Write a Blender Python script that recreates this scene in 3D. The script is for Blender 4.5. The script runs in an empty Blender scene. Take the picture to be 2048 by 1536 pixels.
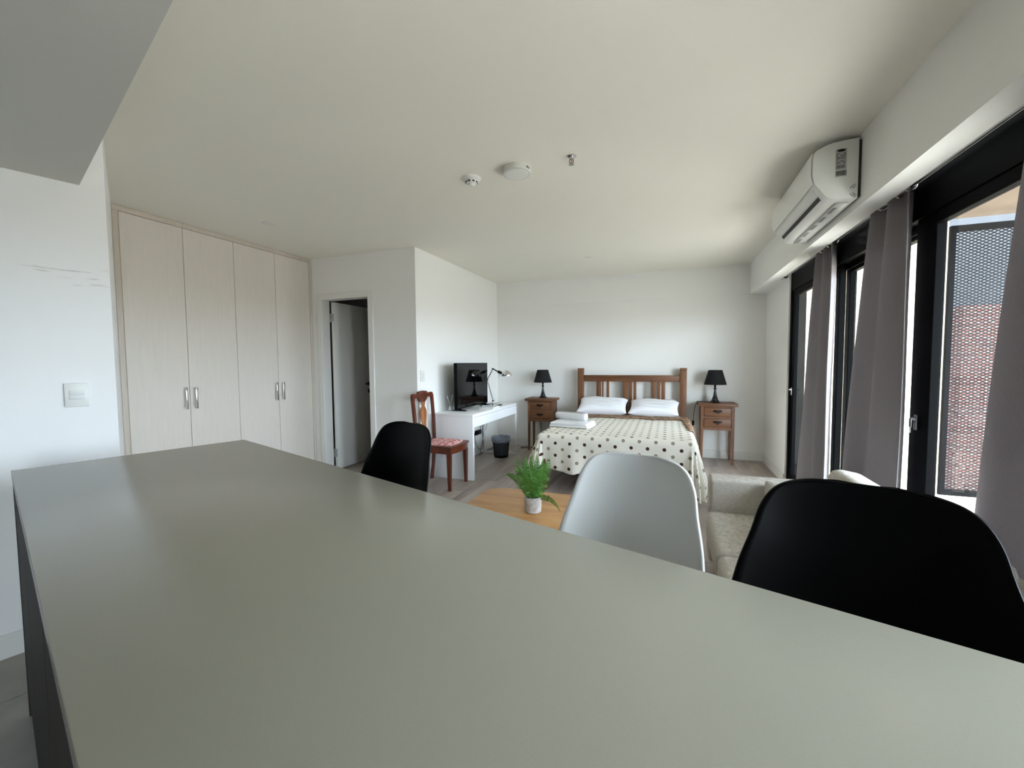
import bpy, bmesh, math, random
from mathutils import Vector, Matrix
random.seed(7)
S = bpy.context.scene
COL = S.collection

# ------------------------------------------------------------------ camera
F_PX = 833.5
yaw, pitch, roll = math.radians(20.547), math.radians(-3.025), math.radians(-0.438)
fw = Vector((-math.sin(yaw)*math.cos(pitch), math.cos(yaw)*math.cos(pitch), math.sin(pitch)))
r0 = Vector((math.cos(yaw), math.sin(yaw), 0)); u0 = r0.cross(fw)
rt = r0*math.cos(roll)+u0*math.sin(roll); up = -r0*math.sin(roll)+u0*math.cos(roll)
cam = bpy.data.cameras.new('camera'); cam.sensor_width = 36; cam.lens = F_PX/2048*36
cam.clip_start = 0.02
camo = bpy.data.objects.new('camera', cam); COL.objects.link(camo)
m = Matrix.Identity(4)
for i in range(3):
    m[i][0], m[i][1], m[i][2] = rt[i], up[i], -fw[i]
m[2][3] = 1.34
camo.matrix_world = m
S.camera = camo

# ------------------------------------------------------------------ world: overcast daylight over a dull ground
W = bpy.data.worlds.new('overcast'); S.world = W; W.use_nodes = True
nt = W.node_tree; nt.nodes.clear()
wo = nt.nodes.new('ShaderNodeOutputWorld'); bg = nt.nodes.new('ShaderNodeBackground')
tc = nt.nodes.new('ShaderNodeTexCoord'); sp = nt.nodes.new('ShaderNodeSeparateXYZ')
cr = nt.nodes.new('ShaderNodeValToRGB'); mp = nt.nodes.new('ShaderNodeMapRange')
mp.inputs['From Min'].default_value = -1; mp.inputs['From Max'].default_value = 1
cr.color_ramp.elements[0].position = 0.485; cr.color_ramp.elements[0].color = (0.30, 0.30, 0.29, 1)
cr.color_ramp.elements[1].position = 0.505; cr.color_ramp.elements[1].color = (0.80, 0.92, 1.06, 1)
nt.links.new(tc.outputs['Generated'], sp.inputs[0]); nt.links.new(sp.outputs['Z'], mp.inputs['Value'])
nt.links.new(mp.outputs[0], cr.inputs[0]); nt.links.new(cr.outputs[0], bg.inputs['Color'])
bg.inputs['Strength'].default_value = 6.5
nt.links.new(bg.outputs[0], wo.inputs['Surface'])
sun = bpy.data.lights.new('hazy_sun', 'SUN'); sun.energy = 7; sun.angle = math.radians(4); sun.color = (1, .95, .87)
suno = bpy.data.objects.new('hazy_sun', sun); COL.objects.link(suno)
suno.rotation_euler = Vector((-.46, .10, -.88)).to_track_quat('-Z', 'Y').to_euler()
# sampling portal in the window opening (emits nothing itself)
pl = bpy.data.lights.new('window_portal', 'AREA'); pl.shape = 'RECTANGLE'; pl.size = 5.1; pl.size_y = 2.2
pl.cycles.is_portal = True
po = bpy.data.objects.new('window_portal', pl); COL.objects.link(po)
po.location = (1.36, 2.7, 1.1); po.rotation_euler = (math.radians(90), 0, math.radians(90))
pl2 = pl.copy(); pl2.size = .62; pl2.size_y = 1.75; po2 = bpy.data.objects.new('kitchen_window_portal', pl2); COL.objects.link(po2)
po2.location = (1.36, -.91, .87); po2.rotation_euler = po.rotation_euler
S.view_settings.view_transform = 'Standard'; S.view_settings.look = 'None'
S.view_settings.gamma = 1; S.view_settings.use_curve_mapping = False
S.view_settings.exposure = 2.14

# ------------------------------------------------------------------ materials
MATS = {}
def srgb(r, g, b):
    f = lambda v: (v/255/12.92) if v/255 <= .04045 else ((v/255+.055)/1.055)**2.4
    return (f(r), f(g), f(b), 1)
class NB:
    def __init__(s, name):
        s.m = bpy.data.materials.new(name); s.m.use_nodes = True; s.t = s.m.node_tree
        s.b = s.t.nodes['Principled BSDF']; s.out = s.t.nodes['Material Output']
    def n(s, typ, **kw):
        x = s.t.nodes.new('ShaderNode'+typ)
        for k, v in kw.items():
            if k in x.inputs: x.inputs[k].default_value = v
            else: setattr(x, k, v)
        return x
    def l(s, a, b): s.t.links.new(a, b)
    def coord(s, kind='Object', scale=(1,1,1), rot=(0,0,0), loc=(0,0,0)):
        c = s.n('TexCoord'); mpn = s.n('Mapping')
        mpn.inputs['Scale'].default_value = scale; mpn.inputs['Rotation'].default_value = rot; mpn.inputs['Location'].default_value = loc
        s.l(c.outputs[kind], mpn.inputs['Vector']); return mpn.outputs['Vector']
    def bump(s, h, strength=.2, dist=.01):
        b = s.n('Bump'); b.inputs['Strength'].default_value = strength; b.inputs['Distance'].default_value = dist
        s.l(h, b.inputs['Height']); s.l(b.outputs[0], s.b.inputs['Normal'])
    def mix(s, f, a, b):
        x = s.n('Mix', data_type='RGBA')
        if hasattr(f, 'is_linked') or not isinstance(f, (int, float)): s.l(f, x.inputs[0])
        else: x.inputs[0].default_value = f
        for v, i in ((a, 6), (b, 7)):
            if isinstance(v, tuple): x.inputs[i].default_value = v
            else: s.l(v, x.inputs[i])
        return x.outputs[2]
    def ramp(s, v, *els):
        c = s.n('ValToRGB'); s.l(v, c.inputs[0]); e = c.color_ramp.elements
        while len(e) < len(els): e.new(.5)
        for k, (p, col) in enumerate(els): e[k].position = p; e[k].color = col
        return c.outputs[0]
def plain(name, col, rough=.5, metal=0, bump=0, bscale=60, var=0, vscale=3, coat=0, spec=.5, trans=0):
    if name in MATS: return MATS[name]
    k = NB(name); k.b.inputs['Base Color'].default_value = col; k.b.inputs['Roughness'].default_value = rough
    k.b.inputs['Metallic'].default_value = metal; k.b.inputs['Coat Weight'].default_value = coat
    k.b.inputs['Specular IOR Level'].default_value = spec
    v = k.coord()
    if var:
        n = k.n('TexNoise', Scale=vscale, Detail=4.0); k.l(v, n.inputs['Vector'])
        d = tuple(c*(1-var) for c in col[:3])+(1,); l = tuple(min(1, c*(1+var)) for c in col[:3])+(1,)
        k.l(k.ramp(n.outputs[0], (.3, d), (.7, l)), k.b.inputs['Base Color'])
    if bump:
        n = k.n('TexNoise', Scale=bscale, Detail=3.0); k.l(v, n.inputs['Vector']); k.bump(n.outputs[0], bump)
    if trans: k.b.inputs['Transmission Weight'].default_value = trans
    MATS[name] = k.m; return k.m
def wood(name, dark, light, scale=(1,1,1), rough=.45, grain=9, objrand=0, bump=.08):
    k = NB(name); v = k.coord(scale=scale)
    if objrand:
        oi = k.n('ObjectInfo'); ad = k.n('VectorMath', operation='ADD'); ml = k.n('VectorMath', operation='SCALE')
        cb = k.n('CombineXYZ'); k.l(oi.outputs['Random'], cb.inputs[0]); k.l(oi.outputs['Random'], cb.inputs[1]); k.l(oi.outputs['Random'], cb.inputs[2])
        k.l(cb.outputs[0], ml.inputs[0]); ml.inputs['Scale'].default_value = 37
        k.l(v, ad.inputs[0]); k.l(ml.outputs[0], ad.inputs[1]); v = ad.outputs[0]
    n = k.n('TexNoise', Scale=grain, Detail=6.0, Roughness=.62, Distortion=.6); k.l(v, n.inputs['Vector'])
    col = k.ramp(n.outputs[0], (.28, dark), (.72, light))
    if objrand:
        hs = k.n('HueSaturation'); mr = k.n('MapRange'); mr.inputs['To Min'].default_value = 1-objrand; mr.inputs['To Max'].default_value = 1+objrand
        k.l(oi.outputs['Random'], mr.inputs['Value']); k.l(mr.outputs[0], hs.inputs['Value']); k.l(col, hs.inputs['Color']); col = hs.outputs[0]
    k.l(col, k.b.inputs['Base Color']); k.b.inputs['Roughness'].default_value = rough
    k.bump(n.outputs[0], bump, .004)
    MATS[name] = k.m; return k.m

WALL = plain('wall_paint', srgb(240,239,235), .75, bump=.05, bscale=180)
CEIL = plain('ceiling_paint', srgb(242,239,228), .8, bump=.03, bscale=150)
TRIM = plain('white_trim', srgb(232,231,226), .4)
FRAMEBLK = plain('black_aluminium', srgb(6,7,8), .5, 0, spec=.03)
BLACKPL = plain('black_plastic', srgb(4,4,5), .4, spec=.12)
WHITEPL = plain('white_plastic', srgb(232,232,228), .35)
CHROME = plain('chrome', (.72,.72,.72,1), .12, 1)
STEEL = plain('brushed_steel', (.5,.5,.5,1), .3, 1)
IRON = plain('dark_iron', srgb(28,24,22), .5, .6)
DESKW = plain('desk_lacquer', srgb(240,241,242), .28)
BLKCLOTH = plain('black_shade_cloth', srgb(14,14,15), .9, bump=.1, bscale=500)
GLOSSBLK = plain('black_turned_wood', srgb(10,10,11), .25)
WHITECOT = plain('white_cotton', srgb(240,241,245), .9, bump=.25, bscale=18)
TOWEL = plain('white_terry', srgb(243,243,244), .95, bump=.5, bscale=260)
PINE = wood('aged_pine', srgb(82,49,28), srgb(138,94,60), scale=(1,1,.12), grain=16)
PINEH = wood('aged_pine_horizontal', srgb(78,46,26), srgb(134,89,56), scale=(.12,1,1), grain=16)
MAHOG = wood('mahogany', srgb(62,24,12), srgb(112,50,26), scale=(1,1,.15), grain=14, rough=.3)
SPLAT = wood('light_splat_wood', srgb(126,70,30), srgb(176,110,58), scale=(1,1,.15), grain=10, rough=.3)
OAK = wood('oak_veneer', srgb(176,122,66), srgb(212,164,104), scale=(.15,1,1), grain=11, rough=.4)
LAMIN = wood('grey_laminate', srgb(140,126,116), srgb(192,180,170), scale=(1,.1,1), grain=9, rough=.38, objrand=.12)
CABDARK = wood('dark_cabinet_veneer', srgb(34,25,18), srgb(50,38,28), scale=(1,1,.1), grain=12, rough=.65)
WARD = wood('pale_wardrobe_board', srgb(214,206,196), srgb(220,212,202), scale=(1,1,.1), grain=40, rough=.5, bump=.03)
WARDT = wood('pale_wardrobe_trim', srgb(196,186,172), srgb(208,198,186), scale=(1,1,.1), grain=40, rough=.5, bump=.03)
QUARTZ = plain('grey_beige_quartz', srgb(150,146,132), .24, var=.02, vscale=300)
TILE = plain('grey_floor_tile', srgb(160,156,148), .5, var=.14, vscale=5)
STOOLW = plain('white_shell_plastic', srgb(222,223,221), .4)
GLASS = None
def glass():
    k = NB('window_glass'); k.t.nodes.remove(k.b)
    tr = k.n('BsdfTransparent'); gl = k.n('BsdfGlossy', Roughness=.0); fr = k.n('Fresnel', IOR=1.45); mx = k.n('MixShader')
    tr.inputs[0].default_value = (.97,.985,.98,1)
    ge = k.n('NewGeometry'); iv = k.n('Math', operation='SUBTRACT'); iv.inputs[0].default_value = 1; k.l(ge.outputs['Backfacing'], iv.inputs[1])
    mu = k.n('Math', operation='MULTIPLY'); k.l(fr.outputs[0], mu.inputs[0]); k.l(iv.outputs[0], mu.inputs[1]); k.l(mu.outputs[0], mx.inputs[0]); k.l(tr.outputs[0], mx.inputs[1]); k.l(gl.outputs[0], mx.inputs[2]); k.l(mx.outputs[0], k.out.inputs[0])
    return k.m
GLASS = glass()
def scuffed():
    k = NB('scuffed_wall_paint'); v = k.coord(scale=(6,6,55)); n = k.n('TexNoise', Scale=1.0, Detail=4.0); k.l(v, n.inputs['Vector'])
    p = k.coord(); s = k.n('SeparateXYZ'); k.l(p, s.inputs[0])
    def win(sock, c, w):
        a = k.n('Math', operation='SUBTRACT'); k.l(sock, a.inputs[0]); a.inputs[1].default_value = c
        b = k.n('Math', operation='ABSOLUTE'); k.l(a.outputs[0], b.inputs[0])
        r = k.n('MapRange'); k.l(b.outputs[0], r.inputs['Value']); r.inputs['From Min'].default_value = w*.6; r.inputs['From Max'].default_value = w
        r.inputs['To Min'].default_value = 1; r.inputs['To Max'].default_value = 0; return r.outputs[0]
    a = win(s.outputs['Z'], 1.77, .07); b = win(s.outputs['Y'], 1.11, .17)
    mu = k.n('Math', operation='MULTIPLY'); k.l(a, mu.inputs[0]); k.l(b, mu.inputs[1])
    f = k.ramp(n.outputs[0], (.57, (0,0,0,1)), (.70, (.5,.5,.5,1)))
    m2 = k.n('Math', operation='MULTIPLY'); k.l(mu.outputs[0], m2.inputs[0]); k.l(f, m2.inputs[1])
    k.l(k.mix(m2.outputs[0], srgb(245,245,244), srgb(120,118,112)), k.b.inputs['Base Color']); k.b.inputs['Roughness'].default_value = .75
    return k.m
def dots(name):
    k = NB(name); c = k.n('TexCoord'); uv = c.outputs['UV']
    def layer(off, rad):
        a = k.n('VectorMath', operation='ADD'); k.l(uv, a.inputs[0]); a.inputs[1].default_value = (off[0], off[1], 0)
        f = k.n('VectorMath', operation='FRACTION'); d = k.n('VectorMath', operation='DIVIDE'); d.inputs[1].default_value = (.15,.125,1)
        k.l(a.outputs[0], d.inputs[0]); k.l(d.outputs[0], f.inputs[0])
        s = k.n('VectorMath', operation='SUBTRACT'); k.l(f.outputs[0], s.inputs[0]); s.inputs[1].default_value = (.5,.5,0)
        m = k.n('VectorMath', operation='MULTIPLY'); k.l(s.outputs[0], m.inputs[0]); m.inputs[1].default_value = (.15,.125,0)
        ln = k.n('VectorMath', operation='LENGTH'); k.l(m.outputs[0], ln.inputs[0])
        lt = k.n('Math', operation='LESS_THAN'); k.l(ln.outputs['Value'], lt.inputs[0]); lt.inputs[1].default_value = rad
        return lt.outputs[0]
    d1 = layer((10,10), .0165); d2 = layer((10.075,10.0625), .0165)
    x = k.mix(d2, srgb(238,233,220), srgb(150,140,122)); x = k.mix(d1, x, srgb(62,34,30))
    k.l(x, k.b.inputs['Base Color']); k.b.inputs['Roughness'].default_value = .9
    mpn = k.n('Mapping'); k.l(uv, mpn.inputs['Vector']); mpn.inputs['Scale'].default_value = (90,140,1)
    vo = k.n('TexVoronoi', Scale=1.0); k.l(mpn.outputs[0], vo.inputs['Vector']); k.bump(vo.outputs['Distance'], .35, .004)
    return k.m
def patterned(name, cols, scale, rough=.9, coord='Object', thr=None):
    k = NB(name); v = k.coord(coord); n = k.n('TexNoise', Scale=scale, Detail=3.0, Distortion=1.5); k.l(v, n.inputs['Vector'])
    st = [(.32+.36*i/(len(cols)-1), c) for i, c in enumerate(cols)]
    k.l(k.ramp(n.outputs[0], *st), k.b.inputs['Base Color']); k.b.inputs['Roughness'].default_value = rough; k.bump(n.outputs[0], .2, .003)
    return k.m
def linen(name, a, b, sc=(60,60,500), tl=0):
    k = NB(name); v = k.coord(scale=sc); n = k.n('TexNoise', Scale=1.0, Detail=3.0); k.l(v, n.inputs['Vector'])
    k.l(k.ramp(n.outputs[0], (.3, a), (.7, b)), k.b.inputs['Base Color']); k.b.inputs['Roughness'].default_value = .9; k.bump(n.outputs[0], .25, .003)
    if tl:
        t = k.n('BsdfTranslucent'); mx = k.n('MixShader'); mx.inputs[0].default_value = tl; t.inputs[0].default_value = b
        k.l(k.b.outputs[0], mx.inputs[1]); k.l(t.outputs[0], mx.inputs[2]); k.l(mx.outputs[0], k.out.inputs[0])
    return k.m
SOFAF = linen('oatmeal_linen', srgb(186,180,170), srgb(222,217,208), (45,45,420))
CURT = linen('grey_curtain_cloth', srgb(124,119,121), srgb(142,136,138), (300,300,300), tl=.3)
BLANK = patterned('brown_patterned_blanket', [srgb(84,54,40), srgb(122,84,62), srgb(208,184,150)], 26)
FLORAL = patterned('red_floral_seat', [srgb(150,44,58), srgb(214,150,146), srgb(240,224,218)], 30)
CONCRETEPOT = patterned('whitewashed_pot', [srgb(172,167,163), srgb(196,191,187), srgb(210,206,202)], 22)
LINER = patterned('printed_bin_liner', [srgb(46,52,66), srgb(120,128,142), srgb(196,200,208)], 120, .5)
SPREAD = dots('dotted_quilt')
SCUFF = scuffed()
FERN = plain('fern_green', srgb(92,146,62), .45, var=.35, vscale=24)
SOIL = plain('potting_soil', srgb(30,26,22), .95, bump=.6)
CONC = wood('board_marked_concrete', srgb(84,71,59), srgb(108,93,78), scale=(1,.2,1), grain=6, rough=.9)
SLAB = plain('balcony_paving', srgb(170,166,158), .8, var=.08)
CREAM = plain('cream_render', srgb(214,206,180), .9)
def brickm():
    k = NB('red_brick'); v = k.coord(rot=(math.radians(90),0,0)); b = k.n('TexBrick', Scale=1.0)
    b.inputs['Color1'].default_value = srgb(74,36,28); b.inputs['Color2'].default_value = srgb(56,26,20); b.inputs['Mortar'].default_value = srgb(84,74,68)
    b.inputs['Brick Width'].default_value = .24; b.inputs['Row Height'].default_value = .08; b.inputs['Mortar Size'].default_value = .01
    k.l(v, b.inputs['Vector']); k.l(b.outputs[0], k.b.inputs['Base Color']); k.b.inputs['Roughness'].default_value = .9
    return k.m
BRICK = brickm()

# ------------------------------------------------------------------ mesh helpers
def bm_new(): return bmesh.new()
def box(bm, x0, x1, y0, y1, z0, z1, bev=0, seg=2, mat=None):
    vs = [bm.verts.new((x, y, z)) for x in (x0, x1) for y in (y0, y1) for z in (z0, z1)]
    fs = [bm.faces.new([vs[i] for i in q]) for q in ((0,1,3,2),(4,6,7,5),(0,4,5,1),(2,3,7,6),(0,2,6,4),(1,5,7,3))]
    es = list({e for f in fs for e in f.edges})
    if mat is not None: bmesh.ops.transform(bm, matrix=mat, verts=vs)
    if bev: bmesh.ops.bevel(bm, geom=es, offset=bev, segments=seg, affect='EDGES', profile=.5, clamp_overlap=True)
    return bm
def prism(bm, pts, z0, z1, bev=0):
    a = [bm.verts.new((p[0], p[1], z0)) for p in pts]; b = [bm.verts.new((p[0], p[1], z1)) for p in pts]
    n = len(pts); fs = [bm.faces.new(a[::-1]), bm.faces.new(b)]
    for i in range(n): fs.append(bm.faces.new((a[i], a[(i+1)%n], b[(i+1)%n], b[i])))
    bmesh.ops.recalc_face_normals(bm, faces=fs)
    if bev: bmesh.ops.bevel(bm, geom=list(fs[0].edges)+list(fs[1].edges), offset=bev, segments=2, affect='EDGES', profile=.5, clamp_overlap=True)
    return bm
def extrude_poly(bm, pts, axis, a, b, bev=0):
    """polygon given in the two other axes (cyclic order xyz without axis), extruded along axis"""
    def mk(p, t):
        return {0:(t,p[0],p[1]), 1:(p[0],t,p[1]), 2:(p[0],p[1],t)}[axis]
    A = [bm.verts.new(mk(p, a)) for p in pts]; B = [bm.verts.new(mk(p, b)) for p in pts]; n = len(pts)
    fs = [bm.faces.new(A[::-1]), bm.faces.new(B)]
    for i in range(n): fs.append(bm.faces.new((A[i], A[(i+1)%n], B[(i+1)%n], B[i])))
    bmesh.ops.recalc_face_normals(bm, faces=fs)
    if bev: bmesh.ops.bevel(bm, geom=list(fs[0].edges)+list(fs[1].edges), offset=bev, segments=2, affect='EDGES', profile=.5, clamp_overlap=True)
    return bm
def lathe(bm, prof, cx=0, cy=0, n=28, cap=True):
    rings = [[bm.verts.new((cx+r*math.cos(2*math.pi*i/n), cy+r*math.sin(2*math.pi*i/n), z)) for i in range(n)] for r, z in prof]
    for a, b in zip(rings, rings[1:]):
        for i in range(n): bm.faces.new((a[i], a[(i+1)%n], b[(i+1)%n], b[i]))
    if cap:
        bm.faces.new(rings[0][::-1]); bm.faces.new(rings[-1])
    return bm
def tube(bm, pts, r, n=8, closed=False, cap=True):
    P = [Vector(p) for p in pts]; N = len(P); rings = []
    up_ = Vector((0,0,1)); prev = None
    for i in range(N):
        if closed: t = P[(i+1)%N]-P[i-1]
        else: t = P[min(i+1,N-1)]-P[max(i-1,0)]
        t.normalize()
        if prev is None:
            a = t.cross(up_)
            if a.length < .1: a = t.cross(Vector((1,0,0)))
        else: a = prev-t*prev.dot(t)
        a.normalize(); prev = a; b = t.cross(a)
        rr = r[i] if isinstance(r, (list, tuple)) else r
        rings.append([bm.verts.new(P[i]+(a*math.cos(2*math.pi*k/n)+b*math.sin(2*math.pi*k/n))*rr) for k in range(n)])
    pairs = list(zip(rings, rings[1:]))+([(rings[-1], rings[0])] if closed else [])
    for a, b in pairs:
        for k in range(n): bm.faces.new((a[k], b[k], b[(k+1)%n], a[(k+1)%n]))
    if cap and not closed: bm.faces.new(rings[0]); bm.faces.new(rings[-1][::-1])
    return bm
def spline(pts, m=8):
    P = [Vector(p) for p in pts]; P = [P[0]*2-P[1]]+P+[P[-1]*2-P[-2]]; out = []
    for i in range(1, len(P)-2):
        for k in range(m):
            t = k/m; a, b, c, d = P[i-1], P[i], P[i+1], P[i+2]
            out.append(.5*((2*b)+(c-a)*t+(2*a-5*b+4*c-d)*t*t+(3*b-a-3*c+d)*t**3))
    out.append(P[-2]); return out
def tapered(bm, top, bot, z0, z1):
    """square leg; top/bot = (cx,cy,half)"""
    a = [bm.verts.new((bot[0]+sx*bot[2], bot[1]+sy*bot[2], z0)) for sx, sy in ((-1,-1),(1,-1),(1,1),(-1,1))]
    b = [bm.verts.new((top[0]+sx*top[2], top[1]+sy*top[2], z1)) for sx, sy in ((-1,-1),(1,-1),(1,1),(-1,1))]
    bm.faces.new(a[::-1]); bm.faces.new(b)
    for i in range(4): bm.faces.new((a[i], a[(i+1)%4], b[(i+1)%4], b[i]))
    return bm
def rrect(x0, x1, y0, y1, r, n=6):
    out = []
    for cx, cy, a0 in ((x1-r,y0+r,-90),(x1-r,y1-r,0),(x0+r,y1-r,90),(x0+r,y0+r,180)):
        for k in range(n+1):
            a = math.radians(a0+90*k/n); out.append((cx+r*math.cos(a), cy+r*math.sin(a)))
    return out
XF = {}
def thing(name, label, cat, loc=(0,0,0), rotz=0, group=None):
    o = bpy.data.objects.new(name, None); COL.objects.link(o); o.empty_display_size = .1
    o.location = loc; o.rotation_euler = (0,0,rotz); o['label'] = label; o['category'] = cat
    if group: o['group'] = group
    XF[o] = Matrix.Translation(loc) @ Matrix.Rotation(rotz, 4, 'Z')
    return o
def obj(name, bm, mat, parent=None, label=None, local=False, smooth=True, kind=None):
    """bm is in world space unless local=True (then in the parent's space)"""
    if parent is not None:
        if not local: bm.transform(XF[parent].inverted())
        X = XF[parent]
    else:
        xs = [v.co.x for v in bm.verts]; ys = [v.co.y for v in bm.verts]; zs = [v.co.z for v in bm.verts]
        X = Matrix.Translation(((min(xs)+max(xs))/2, (min(ys)+max(ys))/2, min(zs)))
        bm.transform(X.inverted())
    bmesh.ops.recalc_face_normals(bm, faces=bm.faces)
    me = bpy.data.meshes.new(name); bm.to_mesh(me); bm.free(); me.materials.append(mat)
    if smooth and len(me.polygons):
        me.polygons.foreach_set('use_smooth', [True]*len(me.polygons)); me.set_sharp_from_angle(angle=math.radians(35))
    o = bpy.data.objects.new(name, me); COL.objects.link(o)
    if parent is not None: o.parent = parent
    else: o.location = X.to_translation()
    XF[o] = X
    if label: o['label'] = label
    if kind: o['kind'] = kind
    return o
def tag(o, label, cat, group=None):
    o['label'] = label; o['category'] = cat
    if group: o['group'] = group
    return o
def struct(name, bm, mat, label=None, smooth=False):
    o = obj(name, bm, mat, smooth=smooth); o['kind'] = 'structure'
    o['label'] = label or name.replace('_', ' '); o['category'] = name.split('_')[0]
    return o
def bx(*a, **k): return box(bm_new(), *a, **k)

# ------------------------------------------------------------------ layout constants
A = math.radians(-17.966)                       # the kitchen end of the flat is turned against the bedroom end
CX = Vector((math.cos(A), math.sin(A), 0)); NX = Vector((-math.sin(A), math.cos(A), 0))
def K(c, n, z=0): return CX*c+NX*n+Vector((0,0,z))
MK = Matrix.Rotation(A, 4, 'Z')
YB, XR, XT, YD, XW, HC = 6.28, 1.19, -2.60, 3.948, -4.08, 2.60
WEND = (-2.703, 1.312)                          # free end of the left wall
back_n = -1.25

# ------------------------------------------------------------------ shell
def kp(c, n): p = K(c, n); return (p.x, p.y)
# left wall: runs along the kitchen axis and ends at WEND, then turns back to the wardrobe
wd = Vector((NX.x, NX.y)); e = Vector(WEND); s0 = e-wd*3.4
struct('wall_left', prism(bm_new(), [tuple(s0), WEND, (XW-.001, 2.012), (XW-.62, 2.012), (XW-.62, 1.85), (e.x-.25, e.y-.15), (s0.x-.2, s0.y)], 0, HC), SCUFF, 'scuffed white side wall with the light switch')
struct('wall_back', bx(XT-.1, XR+.3, YB, YB+.15, 0, HC), WALL, 'white wall behind the bed')
struct('wall_partition', bx(XT-.12, XT, YD, YB, 0, HC), WALL, 'white wall behind the desk and television')
bm = bm_new(); box(bm, XW-.1, -3.93, YD, YD+.12, 0, HC); box(bm, -3.22, XT-.12, YD, YD+.12, 0, HC); box(bm, -3.93, -3.22, YD, YD+.12, 2.115, HC)
struct('wall_door', bm, WALL, 'white wall around the bathroom door')
# room behind the door
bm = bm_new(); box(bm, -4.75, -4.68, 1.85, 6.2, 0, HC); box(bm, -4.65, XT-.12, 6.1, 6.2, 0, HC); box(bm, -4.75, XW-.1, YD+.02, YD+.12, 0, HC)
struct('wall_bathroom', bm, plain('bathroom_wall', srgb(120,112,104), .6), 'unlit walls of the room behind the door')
# wall behind wardrobe + kitchen back wall
struct('wall_front', prism(bm_new(), [kp(-4.2, back_n-.12), kp(2.2, back_n-.12), kp(2.2, back_n), kp(-4.2, back_n)], 0, HC), plain('kitchen_units', srgb(58,50,43), .5), 'kitchen wall behind the viewer')
# window wall
WY0, WY1 = 0.22, 5.20
bm = bm_new(); box(bm, XR, XR+.14, WY1, YB, 0, HC); box(bm, XR, XR+.14, -.60, WY0, 0, HC); box(bm, XR, XR+.14, -2.9, -1.22, 0, HC); box(bm, XR, XR+.14, -1.22, -.60, 1.72, HC)
struct('wall_right', bm, WALL, 'white wall beside the sliding windows')
# dropped beam over the windows with a curtain pocket
bm = bm_new(); box(bm, 1.0, 1.125, -2.9, YB, 2.205, HC); box(bm, 1.125, 1.36, 5.30, YB, 2.205, HC); box(bm, 1.125, 1.36, -2.9, 5.30, 2.30, HC)
struct('trim_1', bm, WALL, 'dropped white beam above the windows carrying the air conditioner')
struct('trim_2', bx(XT, 1.0, YB-.012, YB, 2.21, HC), WALL, 'shallow white beam line across the top of the back wall')
struct('ceiling', bx(-4.8, 1.4, -3.4, YB+.2, HC, HC+.1), CEIL, 'plain white ceiling')
struct('trim_3', prism(bm_new(), [kp(-3.4, back_n), kp(2.0, back_n), kp(2.0, .323), kp(-3.4, .323)], 2.227, HC-.002), plain('kitchen_ceiling_shade_grey', srgb(214,212,206), .8, bump=.03, bscale=150), 'dropped kitchen ceiling at the upper left')  # underside greyed to stand in for weaker kitchen light and keep its edge
# baseboards
BBH, BBT = .11, .012
struct('baseboard_back', bx(XT, XR, YB-BBT, YB, 0, BBH, bev=.003), TRIM)
struct('baseboard_right', bx(XR-BBT, XR, WY1, YB-BBT, 0, BBH, bev=.003), TRIM)
struct('baseboard_partition', bx(XT, XT+BBT, YD, YB-BBT, 0, BBH, bev=.003), TRIM)
struct('baseboard_door', bx(-3.15, XT, YD-BBT, YD, 0, BBH, bev=.003), TRIM)
q = wd.orthogonal(); q = -q if q.x < 0 else q
pts = [tuple(s0), WEND, tuple(e+q*BBT), tuple(s0+q*BBT)]
struct('baseboard_left', prism(bm_new(), pts, 0, BBH, bev=.003), TRIM)

# floor slab with laminate planks; kitchen floor in tiles along the kitchen axis
fl = struct('floor', bx(-4.8, 1.45, -3.4, YB+.1, -.12, -.012), plain('screed', srgb(70,66,62), .9), 'grey laminate plank floor')
PITCH, NCUT = .199, .45
count = 0
for ci in range(-27, 4):
    x0 = .61+ci*PITCH
    if x0 > XR: continue
    y = 0.2+random.random()*1.2-1.2
    while y < YB:
        y1 = y+1.28
        a0, a1, b0, b1 = x0+.0012, min(x0+PITCH-.0012, XR+.12), max(y+.0012, .05), min(y1-.0012, 6.2 if x0 < XT-.2 else YB)
        y = y1
        if b1 <= b0+.03: continue
        cs = [Vector((xx, yy, 0)).dot(NX) for xx in (a0, a1) for yy in (b0, b1)]
        if max(cs) < NCUT: continue
        bm = bx(a0, a1, b0, b1, -.012, 0, bev=.0012, seg=1)
        if min(cs) < NCUT:
            g = bm.verts[:]+bm.edges[:]+bm.faces[:]
            r = bmesh.ops.bisect_plane(bm, geom=g, plane_co=NX*NCUT, plane_no=NX, clear_inner=True)
            ed = [x for x in r['geom_cut'] if isinstance(x, bmesh.types.BMEdge)]
            if ed: bmesh.ops.edgeloop_fill(bm, edges=ed)
            if len(bm.verts) < 4: bm.free(); continue
        obj('plank', bm, LAMIN, fl, smooth=False); count += 1
for i in range(-6, 3):
    for j in range(-4, 1):
        c0, n1 = i*.6-.185, NCUT-.002+j*.6; n0 = n1-.6
        ce = min(c0+.6, 1.15); c0 = max(c0, -2.99)
        if ce-c0 < .05: continue
        obj('tile', prism(bm_new(), [kp(c0+.0015,n0+.0015), kp(ce-.0015,n0+.0015), kp(ce-.0015,n1-.0015), kp(c0+.0015,n1-.0015)], -.012, 0), TILE, fl, smooth=False)

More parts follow.
